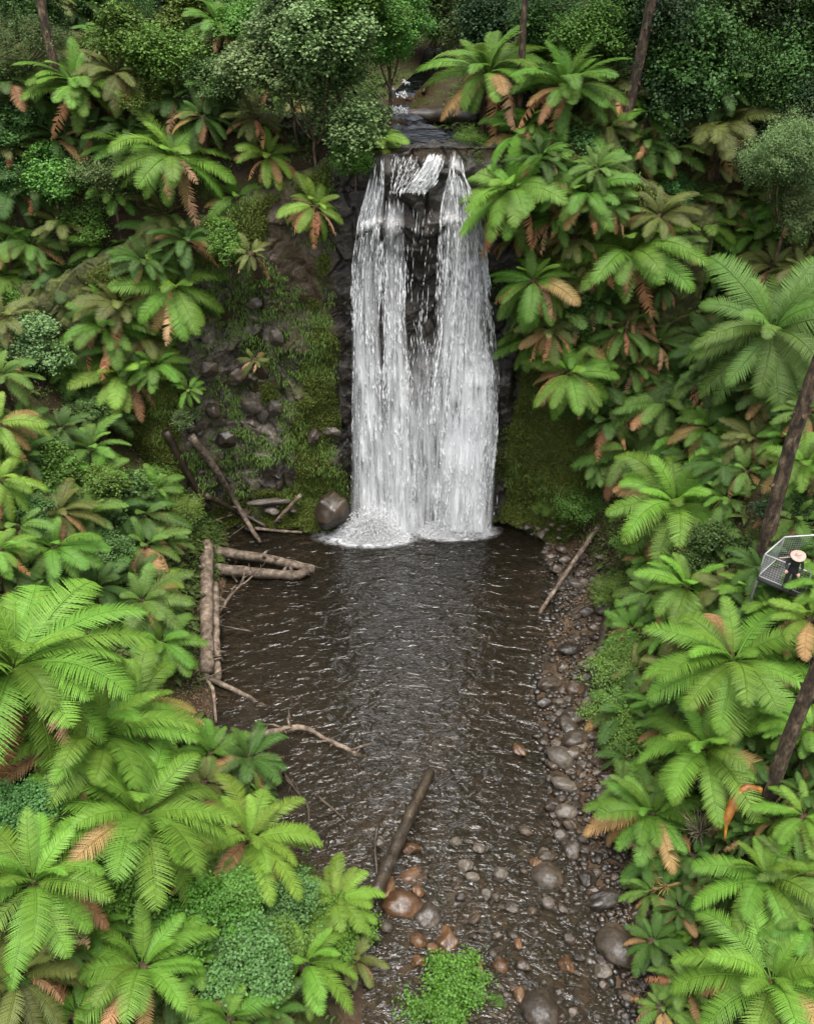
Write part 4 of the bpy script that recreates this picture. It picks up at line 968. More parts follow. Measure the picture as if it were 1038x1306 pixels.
tall_tree(676,62,680,0,8,'short visible brown trunk just behind the slim pair above the lip',22,seed=3)
tall_tree(787,246,828,0,13,'mottled mossy trunk rising between the ferns on the platform bank',22,seed=4,moss=True)
tall_tree(902,100,912,0,13,'reddish brown trunk standing in the dark forest',24,seed=5)
tall_tree(1030,90,1034,0,14,'dark trunk in the shade at the frame edge',24,seed=6)
tall_tree(431,72,431,0,7,'thin dark trunk rising from the leafy trees at the top edge',22,seed=7)
tall_tree(958,738,1040,475,16,'leaning bark-covered trunk beside the viewing platform',32,seed=8,moss=True)
tall_tree(970,1036,1044,858,16,'lower bark-covered leaning trunk at the frame edge',34,seed=9,moss=True)
tall_tree(148,30,140,0,8,'dark thin trunk half hidden behind bushes at the top edge',22,seed=11)
# the high forest behind and to the sides that the pool mirrors
for i in range(14):
    rg = random.Random(i+70)
    if i < 6: x, y = rg.uniform(-34, 34), rg.uniform(58, 80)
    else: x, y = rg.choice([-1, 1])*rg.uniform(24, 36), rg.uniform(14, 58)
    z = float(T(x, y)); root = empty('tall_tree', (x, y, z-.3), 'tall forest tree whose crown rises above the photo', 'tree', 'tall forest trees out of view')
    mb = MB(); Hh = rg.uniform(16, 24); mb.tube(smooth_path([(0, 0, 0), (.3, .2, Hh*.5), (.1, 0, Hh)], 14), np.linspace(.32, .1, 14), 9, .08)
    mb.build('trunk', M['bark'], root); cr = ob('crown', None, root)
    for k in range(8):
        a = rg.uniform(0, 6.28); q = rg.uniform(.5, 2.6); f = ob('leaf_clump', rg.choice(FOL['leafy'])[0], cr)
        f.location = (math.cos(a)*q, math.sin(a)*q, Hh-rg.uniform(0, 9)); s = rg.uniform(1.8, 3.0); f.scale = (s, s, s*.85); f.color = (.03, .07, .02, 1); f.rotation_euler = (0, 0, a)
# bare pale twigs
mb = MB(); B = hit(388, 78, 1.5); rg = random.Random(4)
for k in range(7):
    a = rg.uniform(-.7, .7); hgt = rg.uniform(2.2, 3.6)
    mb.tube(smooth_path([(0, 0, -1.5), (a*.5, rg.uniform(-.3, .3), hgt*.4), (a*1.4, rg.uniform(-.4, .4), hgt)], 9), np.linspace(.035, .008, 9), 5)
    mb.tube(smooth_path([(a*.5, 0, hgt*.4), (a*.2+rg.uniform(-.7, .7), 0, hgt*.75)], 5), np.linspace(.018, .006, 5), 4)
o = mb.build('bare_sapling', M['rock_g']); o.location = tuple(B); tag(o, 'bare pale sapling with thin twigs among the leafy trees', 'sapling')
# ------------------------------------------------------------------ rocks
def rock_mesh(seed, flat=.7, ang=0.0, n=3):
    import bmesh
    bm = bmesh.new(); bmesh.ops.create_icosphere(bm, subdivisions=4, radius=1.0)
    P = np.array([v.co[:] for v in bm.verts]); fc = np.array([[v.index for v in f.verts] for f in bm.faces]); bm.free()
    rg = np.random.default_rng(seed)
    if ang:                                            # split faces: cut the ball with a few planes
        for k in range(9):
            nn = rg.standard_normal(3); nn /= np.linalg.norm(nn); d = rg.uniform(.62, .85)
            h = P@nn-d; P = P-np.clip(h, 0, None)[:, None]*nn*ang
    Q = P*(1+.22*fbm(P[:, 0], P[:, 1], P[:, 2], 1.1, seed, 2)+.07*fbm(P[:, 0], P[:, 1], P[:, 2], .42, seed+5, 4))[:, None]
    Q = Q*np.array([1, rg.uniform(.7, 1.0), flat]); Q[:, 0] *= 1+.15*Q[:, 1]*rg.uniform(-1, 1)
    return mk('rock', Q, [fc], None, True, link=False)
RK = [rock_mesh(k, .62+.05*(k % 4), [.5, .85, .95, .35, .8][k % 5]) for k in range(10)]
RKM = {}
def rock_data(i, mat):
    if (i, mat) not in RKM:
        me = RK[i].copy(); me.materials.append(M[mat]); RKM[i, mat] = me
    return RKM[i, mat]
NR = [0]
def rock(u, v, rx, ry, label, mat='rock', name='boulder', group=None, i=None, sink=.35, cat='rock', tall=1.0, rot=None):
    P = hit(u, v, 0.0)
    if P[2] < -.6: P = onZ(u, v, -.05)
    if P[1] > 35 and P[2] < 18.5:
        for _ in range(3):
            fy = float(cliff_front(P[0], max(P[2], .1))[0])-.25*rx*depth_of(P)/FPX
            if P[1] > fy: P = onY(u, v, fy)
    k = NR[0]; NR[0] += 1; rg = random.Random(k+5); sc = depth_of(P)/FPX
    a, b = rx*sc, ry*sc*1.15; hgt = .62*min(a, b)*tall*1.35
    o = ob(name, rock_data(rg.randrange(10) if i is None else i, mat))
    o.location = (P[0], P[1], P[2] if P[1] > 35 and P[2] > .6 else max(P[2], -.35 if rx > 12 else -hgt*.15)+hgt*(.6-sink)); o.rotation_euler = (rg.uniform(-.15, .15), rg.uniform(-.15, .15), rg.uniform(-.5, .5) if rot is None else rot)
    if rx < ry*.75: o.rotation_euler[2] = rg.uniform(-.3, .3)
    o.scale = (a, b, hgt*1.25)
    return tag(o, label, cat, group)
G1 = 'boulders in the creek'
for a in [
 (524,1123,23,15,'large orange-brown boulder at the lower end of the leaning plank log','rock_b',0),
 (513,1157,27,19,'largest smooth orange-brown boulder in the creek cluster','rock_b',3),
 (495,1137,10,22,'narrow orange-brown boulder wedged against the leaning plank log','rock_b',1),
 (533,1143,9,8,'small orange stone wedged between the orange-brown boulders','rock_b',5),
 (546,1172,18,19,'round brown boulder touching the largest orange-brown boulder','rock',3),
 (571,1203,17,22,'orange-brown pointed boulder at the downstream end of the cluster','rock_b',2),
 (524,1091,11,9,'squarish brown stone in the shallows above the orange boulders','rock_b',7),
 (697,1122,20,19,'round glossy dark boulder in mid creek','rock',8),
 (695,1098,12,8,'flat dark stone touching the round glossy boulder','rock',3),
 (682,1107,9,7,'small brown stone beside the round glossy boulder','rock_b',6),
 (668,1090,13,10,'pale pointed stone upstream of the round glossy boulder','rock_g',2),
 (696,1158,10,11,'pale brown knobbly stone below the round glossy boulder','rock_g',1),
 (716,1164,7,8,'small dark stone beside the knobbly pale stone','rock',5),
 (688,1293,25,24,'big smooth brown boulder at the bottom edge of the creek','rock',8),
 (661,1275,8,13,'narrow brown stone beside the big bottom-edge boulder','rock_b',0),
 (775,1149,30,13,'long flat black boulder in the shade of the ferns','rock',3),
 (786,1211,26,28,'large smooth black boulder in the shaded creek side','rock',8),
 (727,1086,14,16,'rounded black boulder at the creek end of the stony shelf','rock',0),
 (750,1121,13,11,'dark brown stone between the two black boulders','rock',6),
 (714,969,18,14,'rounded pale grey boulder on the stony shelf','rock_g',8),
 (701,874,17,10,'flat dark grey boulder at the waterline of the stony shelf','rock',3),
 (722,926,14,24,'upright dark slab on the stony shelf','rock',1),
 (754,903,18,14,'grey slab on the shelf beside the mossy mound','rock_g',2),
 (735,952,14,14,'grey-brown stone behind the pale grey boulder','rock_g',6),
 (661,963,9,12,'brown stone standing in the shallows off the shelf','rock_b',5),
 (532,1205,10,8,'small tan stone below the round brown boulder','rock_b',8),
 (550,1214,9,8,'small dark red stone beside the tan stone','rock_b',1),
 (531,1231,10,8,'small reddish stone above the bright creek bush','rock_b',4),
 (492,1188,8,8,'small round dark stone beside the fern at the creek edge','rock',8),
 (587,1151,8,6,'small dark round stone in open water below the plank log','rock',3),
 (585,1147,18,12,'flat brown stone just under the water in mid creek','rock_g',6),
 (619,1148,8,8,'small brown stone in the middle of the creek','rock_g',4),
 (637,1238,9,9,'orange-brown stone in the creek beside the bush','rock_b',8),
 (610,1242,8,14,'narrow rusty stone at the edge of the creek bush','rock_b',2),
 (659,1210,6,9,'small rusty stone in the dark water','rock_b',0),
 (652,1164,9,7,'small grey-brown stone in the dark water','rock_g',6),
 (721,1237,10,12,'ragged reddish stone in the dark lower creek','rock_b',7),
 (768,1242,12,10,'grey stone below the large black boulder','rock_g',6),
 (732,816,9,8,'black stone standing in the orange shallows','rock',4),
 (737,784,12,9,'dark slaty stone on the upper shelf','rock',2),
 (707,1247,0,0,'',None,0),
 (733,747,14,10,'pinkish grey stone under the slanting pole','rock_g',1),
 (762,752,11,12,'grey blocky stone beside the slanting pole','rock_g',4),
 (600,1125,11,8,'grey stone breaking the water beside the largest orange boulders','rock_g',1),
]:
    if a[5]: rock(a[0], a[1], a[2], a[3], a[4], a[5], 'boulder', G1, a[6])
rock(425,650,24,25,'black wet boulder at the foot of the first strand of water','rock','boulder',None,2,.1,tall=1.4)
rock(484,1082,8,9,'white stone beside the leaning plank log','rock_g','boulder',None,2)
def scatter_rocks(n, poly, rlo, rhi, label, group, mats, seed, mind=1.0):
    rg = random.Random(seed); pts = []; k = 0
    us = [p[0] for p in poly]; vs = [p[1] for p in poly]
    def inside(u, v):
        c = False; j = len(poly)-1
        for i in range(len(poly)):
            if (poly[i][1] > v) != (poly[j][1] > v) and u < (poly[j][0]-poly[i][0])*(v-poly[i][1])/(poly[j][1]-poly[i][1])+poly[i][0]: c = not c
            j = i
        return c
    while len(pts) < n and k < 20000:
        k += 1; u, v = rg.uniform(min(us), max(us)), rg.uniform(min(vs), max(vs)); r = rlo+(rhi-rlo)*rg.random()**2.2
        if not inside(u, v) or any(math.hypot(u-a, v-b) < mind*(r+c)*.8 for a, b, c in pts): continue
        pts.append((u, v, r))
        rock(u, v, r*rg.uniform(.85, 1.3), r*rg.uniform(.7, 1.05), label, rg.choice(mats), 'stone', group, None, .3)
scatter_rocks(172, [(690,700),(770,700),(800,770),(790,840),(765,900),(780,960),(800,1040),(770,1090),(720,1090),(700,1030),(690,960),(690,890),(715,850),(735,800),(715,760)], 5.5, 17, 'wet stone among many on the stony shelf beside the pool', 'stones on the shelf beside the pool', ['rock','rock','rock_c','rock_c','rock_g'], 1, .8)
scatter_rocks(50, [(745,1090),(830,1070),(890,1130),(900,1306),(790,1306),(775,1230),(760,1170)], 6, 21, 'dark stone among many in the shaded creek edge under the ferns', 'stones in the shaded creek edge', ['rock','rock','rock','rock_c'], 2, .9)
scatter_rocks(48, [(560,1080),(680,1060),(760,1150),(785,1306),(600,1306),(640,1240),(580,1180)], 3.5, 11, 'small stone breaking the surface of the creek', 'small stones in the creek', ['rock','rock_c','rock_g','rock_c'], 3, 1.6)
scatter_rocks(16, [(640,660),(720,670),(730,740),(700,700)], 3, 8, 'dark stone along the foot of the mossy cliff', 'stones at the foot of the cliff', ['rock','rock_g'], 4, 1.0)
scatter_rocks(13, [(255,690),(330,640),(395,640),(330,700),(280,720)], 3, 9, 'grey-brown stone among the driftwood at the cliff foot', 'stones among the driftwood', ['rock','rock_g','rock'], 5, 1.0)
for u, v, rx, ry, lab in ((398,556,9,13,'bright pale rock face patch low on the mossy cliff'),(424,551,13,6,'flat pale rock slab beside the bright pale patch on the cliff'),(320,518,16,11,'grey block jutting from the middle of the bare rocks'),
        (354,430,11,10,'pale rounded block above the others on the bare rocks'),(268,470,13,9,'dark flat-topped block at the fern side of the bare rocks'),(300,480,13,14,'dark split block in the middle of the bare rocks'),
        (352,520,11,9,'small grey block at the mossy side of the bare rocks'),(272,525,12,13,'dark block with a wet shine low on the bare rocks'),(322,385,12,8,'pale block under the dull drooping fern'),(290,560,14,10,'dark block at the foot of the bare rocks')):
    rock(u, v, rx, ry, lab, 'rock_g' if 'pale' in lab or 'grey' in lab else 'rock', 'boulder', 'blocks jutting from the cliff', rnd.choice([1, 2, 4]), .1, tall=1.5)
rock(345,640,30,6,'pale flat slab lying along the foot of the cliff','rock_g','boulder',None,2,.2)

# the pebbles between them
rgp = np.random.default_rng(5); mb = MB(); cnt_ = 0
import bmesh
bm_ = bmesh.new(); bmesh.ops.create_icosphere(bm_, subdivisions=2, radius=1.0)
PV = np.array([v.co[:] for v in bm_.verts]); PF = np.array([[v.index for v in f.verts] for f in bm_.faces]); bm_.free()
while cnt_ < 3200:
    y = rgp.uniform(9, 35) if cnt_ < 1600 else rgp.uniform(9, 18); a_, b_ = float(np.interp(y, YR, XW))-.7, float(np.interp(y, YR, XR))+.3; x = rgp.uniform(a_, b_) if rgp.random() < .35 or y > 18 else rgp.uniform(-1, b_)
    r_ = rgp.uniform(.05, .17); q = PV*(1+.25*rgp.standard_normal((len(PV), 1))*.5)*np.array([r_*rgp.uniform(.8, 1.4), r_*rgp.uniform(.7, 1.2), r_*.7])
    mb.add(q+np.array([x, y, float(T(x, y))+r_*.25]), None, PF); cnt_ += 1
o = mb.build('pebbles', M['rock'], None, True); tag(o, 'small wet pebbles between the stones of the shelf', kind='stuff')

# ------------------------------------------------------------------ logs and driftwood
def log(pts, wpx, label, mat='log', name='log', n=18, twigs=0, hollow=False, group='fallen logs', seed=0, taper=.75, flat=1.0, tl=.9):
    """pts: (u, v, height of the log's axis above z=0 or, as 'g'+x, above the ground)"""
    P = []
    for u, v, z in pts:
        if isinstance(z, str): q = hit(u, v, float(z[1:]))
        else: q = onZ(u, v, z)
        if q[1] > 35 and q[2] < 19:
            for _ in range(3):
                fy = float(cliff_front(q[0], q[2])[0])-.3
                if q[1] > fy: q = onY(u, v, fy)
        P.append(q)
    P = np.array(P); r = .5*wpx*np.mean([depth_of(p) for p in P])/FPX
    o0 = P.mean(0); Q = smooth_path(P-o0, n)
    rg = np.random.default_rng(seed+33)
    Q = Q+rg.standard_normal(Q.shape)*r*(.12 if twigs else .04)
    mb = MB(); k = 12
    mb.tube(Q, r*np.linspace(1.08, taper, n)*(1+(.12 if twigs else .05)*rg.standard_normal(n)), k, .1, True, flat)
    for i in range(3 if twigs == 0 else 2):               # broken stubs
        q = Q[rg.integers(2, n-2)]; d = rg.standard_normal(3); d[2] = abs(d[2]); d /= np.linalg.norm(d)
        mb.tube([q, q+d*r*1.5, q+d*r*2.2], [r*.4, r*.3, r*.1], 6, .2)
    o = mb.build(name, M[mat]); o.location = tuple(o0); tag(o, label, 'log' if name != 'driftwood_branch' else 'branch', group)
    if twigs:
        tb = MB(); t = Q[-1]-Q[0]
        for i in range(twigs):
            q = Q[rg.integers(1, n-1)]; d = t/np.linalg.norm(t)*rg.uniform(-.4, .9)+rg.standard_normal(3)*.6; d[2] = abs(d[2])*.7; d /= np.linalg.norm(d)
            l = rg.uniform(.4, 1.0)*tl; m_ = q+d*l*.5+rg.standard_normal(3)*.08; e = q+d*l+rg.standard_normal(3)*.15
            tb.tube([q, m_, e], [r*.4, r*.28, r*.08], 5)
            e2 = m_+(d+rg.standard_normal(3)*.7)*l*.4; tb.tube([m_, (m_+e2)/2, e2], [r*.22, r*.15, r*.05], 4)
        tb.build('twigs', M[mat], o)
    return o
log([(264,694,1.5),(264,775,1.05),(264,858,.5)],17,'thick bleached log standing out over the others of the jam','log','log',22,seed=1,taper=.95)
log([(274,745,.8),(278,868,.25)],11,'thinner split log lying against the thick bleached one','log','log',16,seed=2)
log([(268,703,.75),(340,712,.5),(402,727,.12)],13,'long grey log lying out over the pool, upper of two','log','log',22,seed=3,taper=.8)
log([(230,722,.7),(300,728,.45),(372,734,.18),(386,734,.3),(392,726,.4)],15,'long grey log with a hooked broken end, lower of two','log','log',22,seed=4,taper=.8)
log([(208,768,.9),(262,797,.35)],14,'short thick log at the bank behind the bleached standing log','log','log',14,seed=5)
log([(228,768,.75),(266,790,.45)],7,'thin grey log lying on the short thick one','log','log',12,seed=6)
log([(228,832,.7),(262,863,.35),(312,886,.0),(345,905,-.25)],9,'bent log sliding under the water below the bleached standing log','log','log',20,seed=7,taper=.6)
log([(258,858,.35),(272,878,.3),(276,922,.0)],5,'thin curved branch hooked down from the bent log','log','driftwood_branch',14,seed=8,taper=.6)
log([(268,946,.35),(340,936,.4),(385,925,.42),(420,945,.15),(470,968,-.2)],10,'curved driftwood branch lying at the pool edge below the log jam','log','driftwood_branch',26,7,seed=9,taper=.5,tl=1.1)
log([(548,985,.05),(520,1045,.3),(478,1142,.55)],13,'dark plank-like log leaning from the orange boulders into the pool','wetlog','log',24,seed=10,taper=1.35)
log([(540,1010,.0),(512,1068,.2),(474,1146,.42)],11,'second dark plank lying along the leaning plank log','wetlog','log',20,seed=20,taper=1.2)
log([(768,664,2.2),(728,722,1.0),(687,783,.0)],6,'straight grey pole slanting from the mossy buttress into the pool','log','log',18,seed=11,taper=.8)
log([(776,782,.8),(764,840,.55),(745,892,.35)],12,'dark wet log lying on the stony shelf','wetlog','log',18,seed=12,taper=.8)
log([(212,550,'g.5'),(240,605,'g.4'),(268,650,'g.3')],10,'dark mossy log leaning down the slope to the cliff foot','wetlog','log',16,seed=13)
log([(244,556,'g.8'),(278,602,'g.7'),(303,645,.8),(332,692,.15)],9,'long brown log leaning down from the cliff to the driftwood','log','log',22,seed=14,taper=.6)
log([(262,632,1.2),(300,650,.8),(340,672,.3)],8,'dark branch crossing the foot of the leaning logs','wetlog','log',16,seed=15,taper=.6)
log([(384,631,.5),(368,648,.3),(350,667,.05)],5,'bleached stick propped over the brown shallows near the black boulder','log','driftwood_branch',12,seed=16)
log([(325,674,.25),(355,677,.15),(385,679,.02)],4,'thin stick lying flat on the brown shallows','log','driftwood_branch',12,seed=17)
log([(266,800,.3),(300,752,.6),(332,728,.9)],4.5,'twiggy dead branch sprawling over the water beside the bleached log','log','driftwood_branch',20,14,seed=18,taper=.4,tl=1.3)
log([(205,745,.9),(250,745,.5)],4,'thin stick poking from the bank by the log jam','log','driftwood_branch',10,4,seed=19)
log([(482,1048,.25),(478,1080,.2),(481,1118,.1)],4.5,'dark thin branch standing in the shallows beside the plank log','wetlog','driftwood_branch',12,3,seed=21)
log([(332,1000,.6),(362,982,.35)],11,'brown log end showing behind the ferns at the pool edge','wetlog','log',12,seed=22)
log([(360,985,.1),(395,1030,.08),(392,1075,.05)],3.5,'thin dark branch lying in the shallows by the yellow-green fern','wetlog','driftwood_branch',16,5,seed=23)
log([(405,1015,.08),(440,1045,.05)],3,'thin dark stick floating in the shallows','wetlog','driftwood_branch',10,3,seed=24)
log([(228,690,.9),(262,668,.9),(300,655,.7)],3,'thin bleached stick among the debris at the foot of the slope','log','driftwood_branch',12,5,seed=25)
log([(215,812,.7),(262,808,.4)],3,'thin stick crossing behind the bleached standing log','log','driftwood_branch',10,4,seed=26)
log([(775,820,.5),(800,808,.5)],3,'thin stick among the stones of the shelf','log','driftwood_branch',8,3,seed=27)
rgl = random.Random(12)
for i in range(22):
    u, v = rgl.uniform(205, 330), rgl.uniform(640, 880); u = min(u, 225+ (80 if v < 740 else 70)*rgl.random()); a = rgl.uniform(0, 6.28); l = rgl.uniform(18, 46)
    log([(u-math.cos(a)*l, v-math.sin(a)*l*.6, rgl.uniform(.15, .8)), (u, v, rgl.uniform(.3, .7)), (u+math.cos(a)*l, v+math.sin(a)*l*.6, rgl.uniform(.0, .7))], rgl.uniform(1.8, 3.6),
        'dead branch in the tangle of driftwood around the log jam', rgl.choice(['log', 'wetlog']), 'driftwood_branch', 12, rgl.choice([0, 4, 6]), False, 'tangled driftwood branches', 60+i, .5)
# upper stream: mossy log and sand shoal
log([(518,150,'g.25'),(560,148,'g.35'),(610,152,'g.35')],22,'thick brown mossy log lying across the stream above the lip','wetlog','log',16,seed=30,flat=.8)
log([(540,118,'g.2'),(545,90,'g.8')],5,'dead stick leaning beside the upper stream','wetlog','driftwood_branch',10,3,seed=31)
for (u, v, rx, ry, lab) in ((500,116,9,7,'wet dark rock in the upper stream cascade'),(524,128,9,8,'wet grey rock beside the upper stream cascade'),(495,205,10,16,'black rock dividing the water at the lip'),(560,205,0,0,'')):
    if rx: rock(u, v, rx, ry, lab, 'rock', 'boulder', 'rocks around the lip', None, .2)
# broken branch with an orange growth
P0 = hit(966, 1012, .9); dpt = depth_of(P0)-.8; bp = lambda u, v, dd=0: C0+ray(u, v)*(dpt+dd)
mb = MB(); mb.tube(smooth_path([bp(970,1008), bp(952,1003), bp(944,1010)], 10), np.linspace(.11, .12, 10), 8, .15)
mb.tube(smooth_path([bp(945,1008), bp(938,1020), bp(930,1036), bp(925,1046), bp(925,1056), bp(924,1072)], 18), [.1,.12,.14,.17,.185,.19,.18,.16,.15,.14,.14,.12,.08,.055,.05,.045,.04,.03], 10, .16)
o0 = bp(945,1020); mb.V = [x-o0 for x in mb.V]
o = mb.build('broken_branch', M['gall'], None, True); o.location = tuple(o0); tag(o, 'broken hanging branch with a swollen orange growth', 'branch')
def roots(pts, lab, nr, sprd, seed, mat='root', r0=.07):
    rg = np.random.default_rng(seed); q0 = hit(pts[0][0], pts[0][1], 1.0); dd = depth_of(q0); P = np.array([C0+ray(u, v)*dd for u, v in pts]); o0 = P[0].copy(); P = P-o0
    mb = MB(); mb.tube(smooth_path(P, 10), np.linspace(r0, r0*.6, 10), 7, .2)
    for i in range(nr):
        d = (P[-1]-P[-2]); d = d/np.linalg.norm(d)+rg.standard_normal(3)*.8; d /= np.linalg.norm(d); l = rg.uniform(.3, 1)*sprd
        m_ = P[-1]+d*l*.5+rg.standard_normal(3)*.06; mb.tube([P[-1], m_, m_+d*l*.5+rg.standard_normal(3)*.12], [.025, .018, .006], 4)
    o = mb.build('broken_root', M[mat]); o.location = tuple(o0); tag(o, lab, 'root', 'broken roots')
roots([(886,1122),(868,1126),(850,1130)], 'yellow mossy root ending in pale splayed rootlets over the dark boulders', 26, .6, 1)
roots([(893,1100),(895,1080),(892,1062)], 'bundle of dry brown rootlets hanging between the ferns', 60, 1.0, 2, 'log', .05)

# ------------------------------------------------------------------ viewing platform and the visitor
A = C0+ray(966, 733)*29.0; zd = A[2]; zr = zd+1.05
pz = lambda u, v, z: onZ(u, v, z)
At = pz(975, 707, zr); Bt = pz(1000, 685, zr); Ct = pz(1044, 676, zr); Dt = pz(1046, 747, zr)
A = np.array([At[0], At[1], zd]); B = np.array([Bt[0], Bt[1], zd]); Cc = np.array([Ct[0]+2.5, Ct[1], zd]); D = np.array([Dt[0]+1.2, Dt[1]-.4, zd])
root = empty('viewing_platform', A, 'steel viewing platform with mesh railings on the fern bank', 'platform')
lo = lambda p: np.asarray(p, float)-A
def prism(name, poly, z0, z1, mat):
    n = len(poly); V = [(*p[:2], z0) for p in poly]+[(*p[:2], z1) for p in poly]
    me = mk(name, V, [[list(range(n))[::-1]], [list(range(n, 2*n))], [[i, (i+1) % n, n+(i+1) % n, n+i] for i in range(n)]], M[mat], False, root)
prism('deck', [lo(A), lo(D), lo(Cc), lo(B)], -.12, 0, 'deck')
def rail_run(p, q, nposts):
    p, q = lo(p), lo(q); up = np.array([0, 0, 1.0])
    mb = MB(); mb.tube([p+up*1.05, (p+q)/2+up*1.05, q+up*1.05], .026, 8); mb.build('handrail', M['steel'], root, True)
    mb = MB(); mb.tube([p+up*.1, (p+q)/2+up*.1, q+up*.1], .022, 6); mb.build('bottom_rail', M['steel'], root, True)
    for i in range(nposts+1):
        s = p+(q-p)*i/nposts; mb = MB(); mb.tube([s+up*.0, s+up*.5, s+up*1.04], .03, 8); mb.build('post', M['steel'], root, True)
    mb = MB(); ln = np.linalg.norm(q-p); n = max(4, int(ln/.09))
    for i in range(1, n):
        s = p+(q-p)*i/n; mb.tube([s+up*.11, s+up*.6, s+up*1.03], .0035, 3, cap=False)
    for i in range(1, 10):
        mb.tube([p+up*(.1+.095*i), (p+q)/2+up*(.1+.095*i), q+up*(.1+.095*i)], .0035, 3, cap=False)
    mb.build('mesh_panel', M['steel'], root)
rail_run(A, D, 2); rail_run(A, B, 1); rail_run(B, Cc, 2)
for s in (A, B, D, Cc):
    mb = MB(); z = float(T(s[0], s[1])); mb.tube([lo(s)+[0, 0, -.12], lo(s)+[0, 0, min(-.4, (z-zd)*.5)], lo(s)+[0, 0, min(-.5, z-zd-.3)]], .045, 8); mb.build('support_leg', M['deck'], root)
# the visitor leans on the rail looking down at the pool
H0 = pz(1018, 709, zd+1.62)
ft = np.array([H0[0]+.05, H0[1]+.12, zd])
fd = Vector((-.5, -.86, 0)).normalized()                        # facing the pool and the rail
pr = empty('person', ft, 'visitor in a wide pale hat and black clothes standing at the platform rail', 'person')
pr.rotation_euler = (0, 0, math.atan2(fd.y, fd.x)-math.pi/2)    # local +Y is forward
def skin_body(name, joints, edges, mat, parent, sub=2):
    me = bpy.data.meshes.new(name); me.from_pydata([j[:3] for j in joints], edges, []); o = ob(name, me, parent)
    md = o.modifiers.new('skin', 'SKIN'); me.skin_vertices.new() if not me.skin_vertices else None
    for k, j in enumerate(joints):
        me.skin_vertices[0].data[k].radius = (j[3], j[4] if len(j) > 4 else j[3]); me.skin_vertices[0].data[k].use_root = (k == 0)
    sb = o.modifiers.new('sub', 'SUBSURF'); sb.levels = sb.render_levels = sub
    me.materials.append(mat)
    for p in me.polygons: p.use_smooth = True
    return o
# clothed body: pelvis root, spine, legs, arms to the wrists (forearms rest on the rail)
J = [(0,0,.93,.15,.11),(0,.0,1.1,.145,.1),(0,.05,1.28,.165,.11),(0,.09,1.41,.15,.09),(0,.11,1.49,.06,.06),
     (-.1,0,.86,.1,.1),(-.11,.02,.48,.068,.07),(-.11,-.01,.1,.045,.05),(-.11,.1,.04,.042,.035),
     (.1,0,.86,.1,.1),(.12,.05,.48,.068,.07),(.13,.0,.1,.045,.05),(.13,.11,.04,.042,.035),
     (-.2,.09,1.39,.062,.062),(-.26,.14,1.15,.047,.047),(-.2,.36,1.09,.035,.035),
     (.2,.09,1.39,.062,.062),(.27,.14,1.15,.047,.047),(.2,.36,1.09,.035,.035)]
E = [(0,1),(1,2),(2,3),(3,4),(0,5),(5,6),(6,7),(7,8),(0,9),(9,10),(10,11),(11,12),(3,13),(13,14),(14,15),(3,16),(16,17),(17,18)]
body = skin_body('body', J, E, M['cloth'], pr)
# head with face, and hands with five fingers
th = np.linspace(0, math.pi, 22); ph = np.linspace(0, 2*math.pi, 32, endpoint=False)
PH, TH = np.meshgrid(ph, th, indexing='ij')
X = .073*np.sin(TH)*np.cos(PH); Yh = .095*np.sin(TH)*np.sin(PH); Zh = .118*np.cos(TH)
low = np.clip(-Zh/.118, 0, 1); X *= 1-.32*low**2; Yh = Yh*(1-.1*low)+.012*low
front = np.clip(Yh/.095, 0, 1)
Yh += .028*np.exp(-(X/.014)**2-((Zh+.012)/.026)**2)*(front > .5)                         # nose
Yh -= .012*(np.exp(-((np.abs(X)-.032)/.014)**2-((Zh-.012)/.012)**2))*(front > .4)         # eye sockets
Yh += .007*np.exp(-(X/.024)**2-((np.abs(Zh+.055)-.006)/.005)**2)*(front > .4)             # lips
hd = mk('head', np.stack([X, Yh, Zh], -1).reshape(-1, 3), [grid_faces(32, 22, True)], M['skin'], True, body)
hd.location = (0, .155, 1.6); hd.rotation_euler = (R(-18), 0, 0)
mb = MB()
for sx_ in (-1, 1): mb.tube([(sx_*.072, .0, -.022), (sx_*.082, -.008, 0), (sx_*.08, -.014, .022), (sx_*.072, -.006, .028)], [.009, .013, .014, .008], 8)
mb.build('ears', M['skin'], hd, True)
mb = MB()
for k in range(60):
    a = math.pi+(k/60-.5)*math.pi*1.25; x, y = .078*math.sin(a+math.pi)*1.0, -.1*abs(math.cos(a-math.pi))
    mb.tube([(x*.9, y*.85, .05), (x*1.02, y, -.04), (x*1.05, y*1.05-.01, -.15-.05*rnd.random())], [.014, .014, .004], 5)
mb.build('hair', M['hair'], hd, True)
rr = np.array([0, .05, .09, .1, .105, .12, .2, .26, .265, .2, .12, .1]); zz = np.array([.125, .125, .115, .09, .035, .025, .01, -.012, -.018, .0, .016, .02])
PHh = np.linspace(0, 2*math.pi, 40, endpoint=False)
V = np.stack([np.cos(PHh)[:, None]*rr*.95, np.sin(PHh)[:, None]*rr*1.05, zz+.012*np.sin(PHh*2+.5)[:, None]*(rr > .15)], -1)
ht = mk('sun_hat', V.reshape(-1, 3), [grid_faces(40, len(rr), True)], M['hat'], True, hd); ht.location = (0, -.008, .06); ht.rotation_euler = (R(6), 0, 0)
mb = MB(); mb.tube([(.105*math.cos(a), .11*math.sin(a), .052) for a in np.linspace(0, 6.283, 30)], .011, 6); mb.build('hat_band', M['scarf'], ht, True)
mb = MB(); mb.tube([(.1*math.cos(a), .075*math.sin(a)+.11, 1.475+.02*math.sin(a)) for a in np.linspace(0, 6.283, 26)], .035, 8, .15); mb.build('scarf', M['scarf'], body, True)
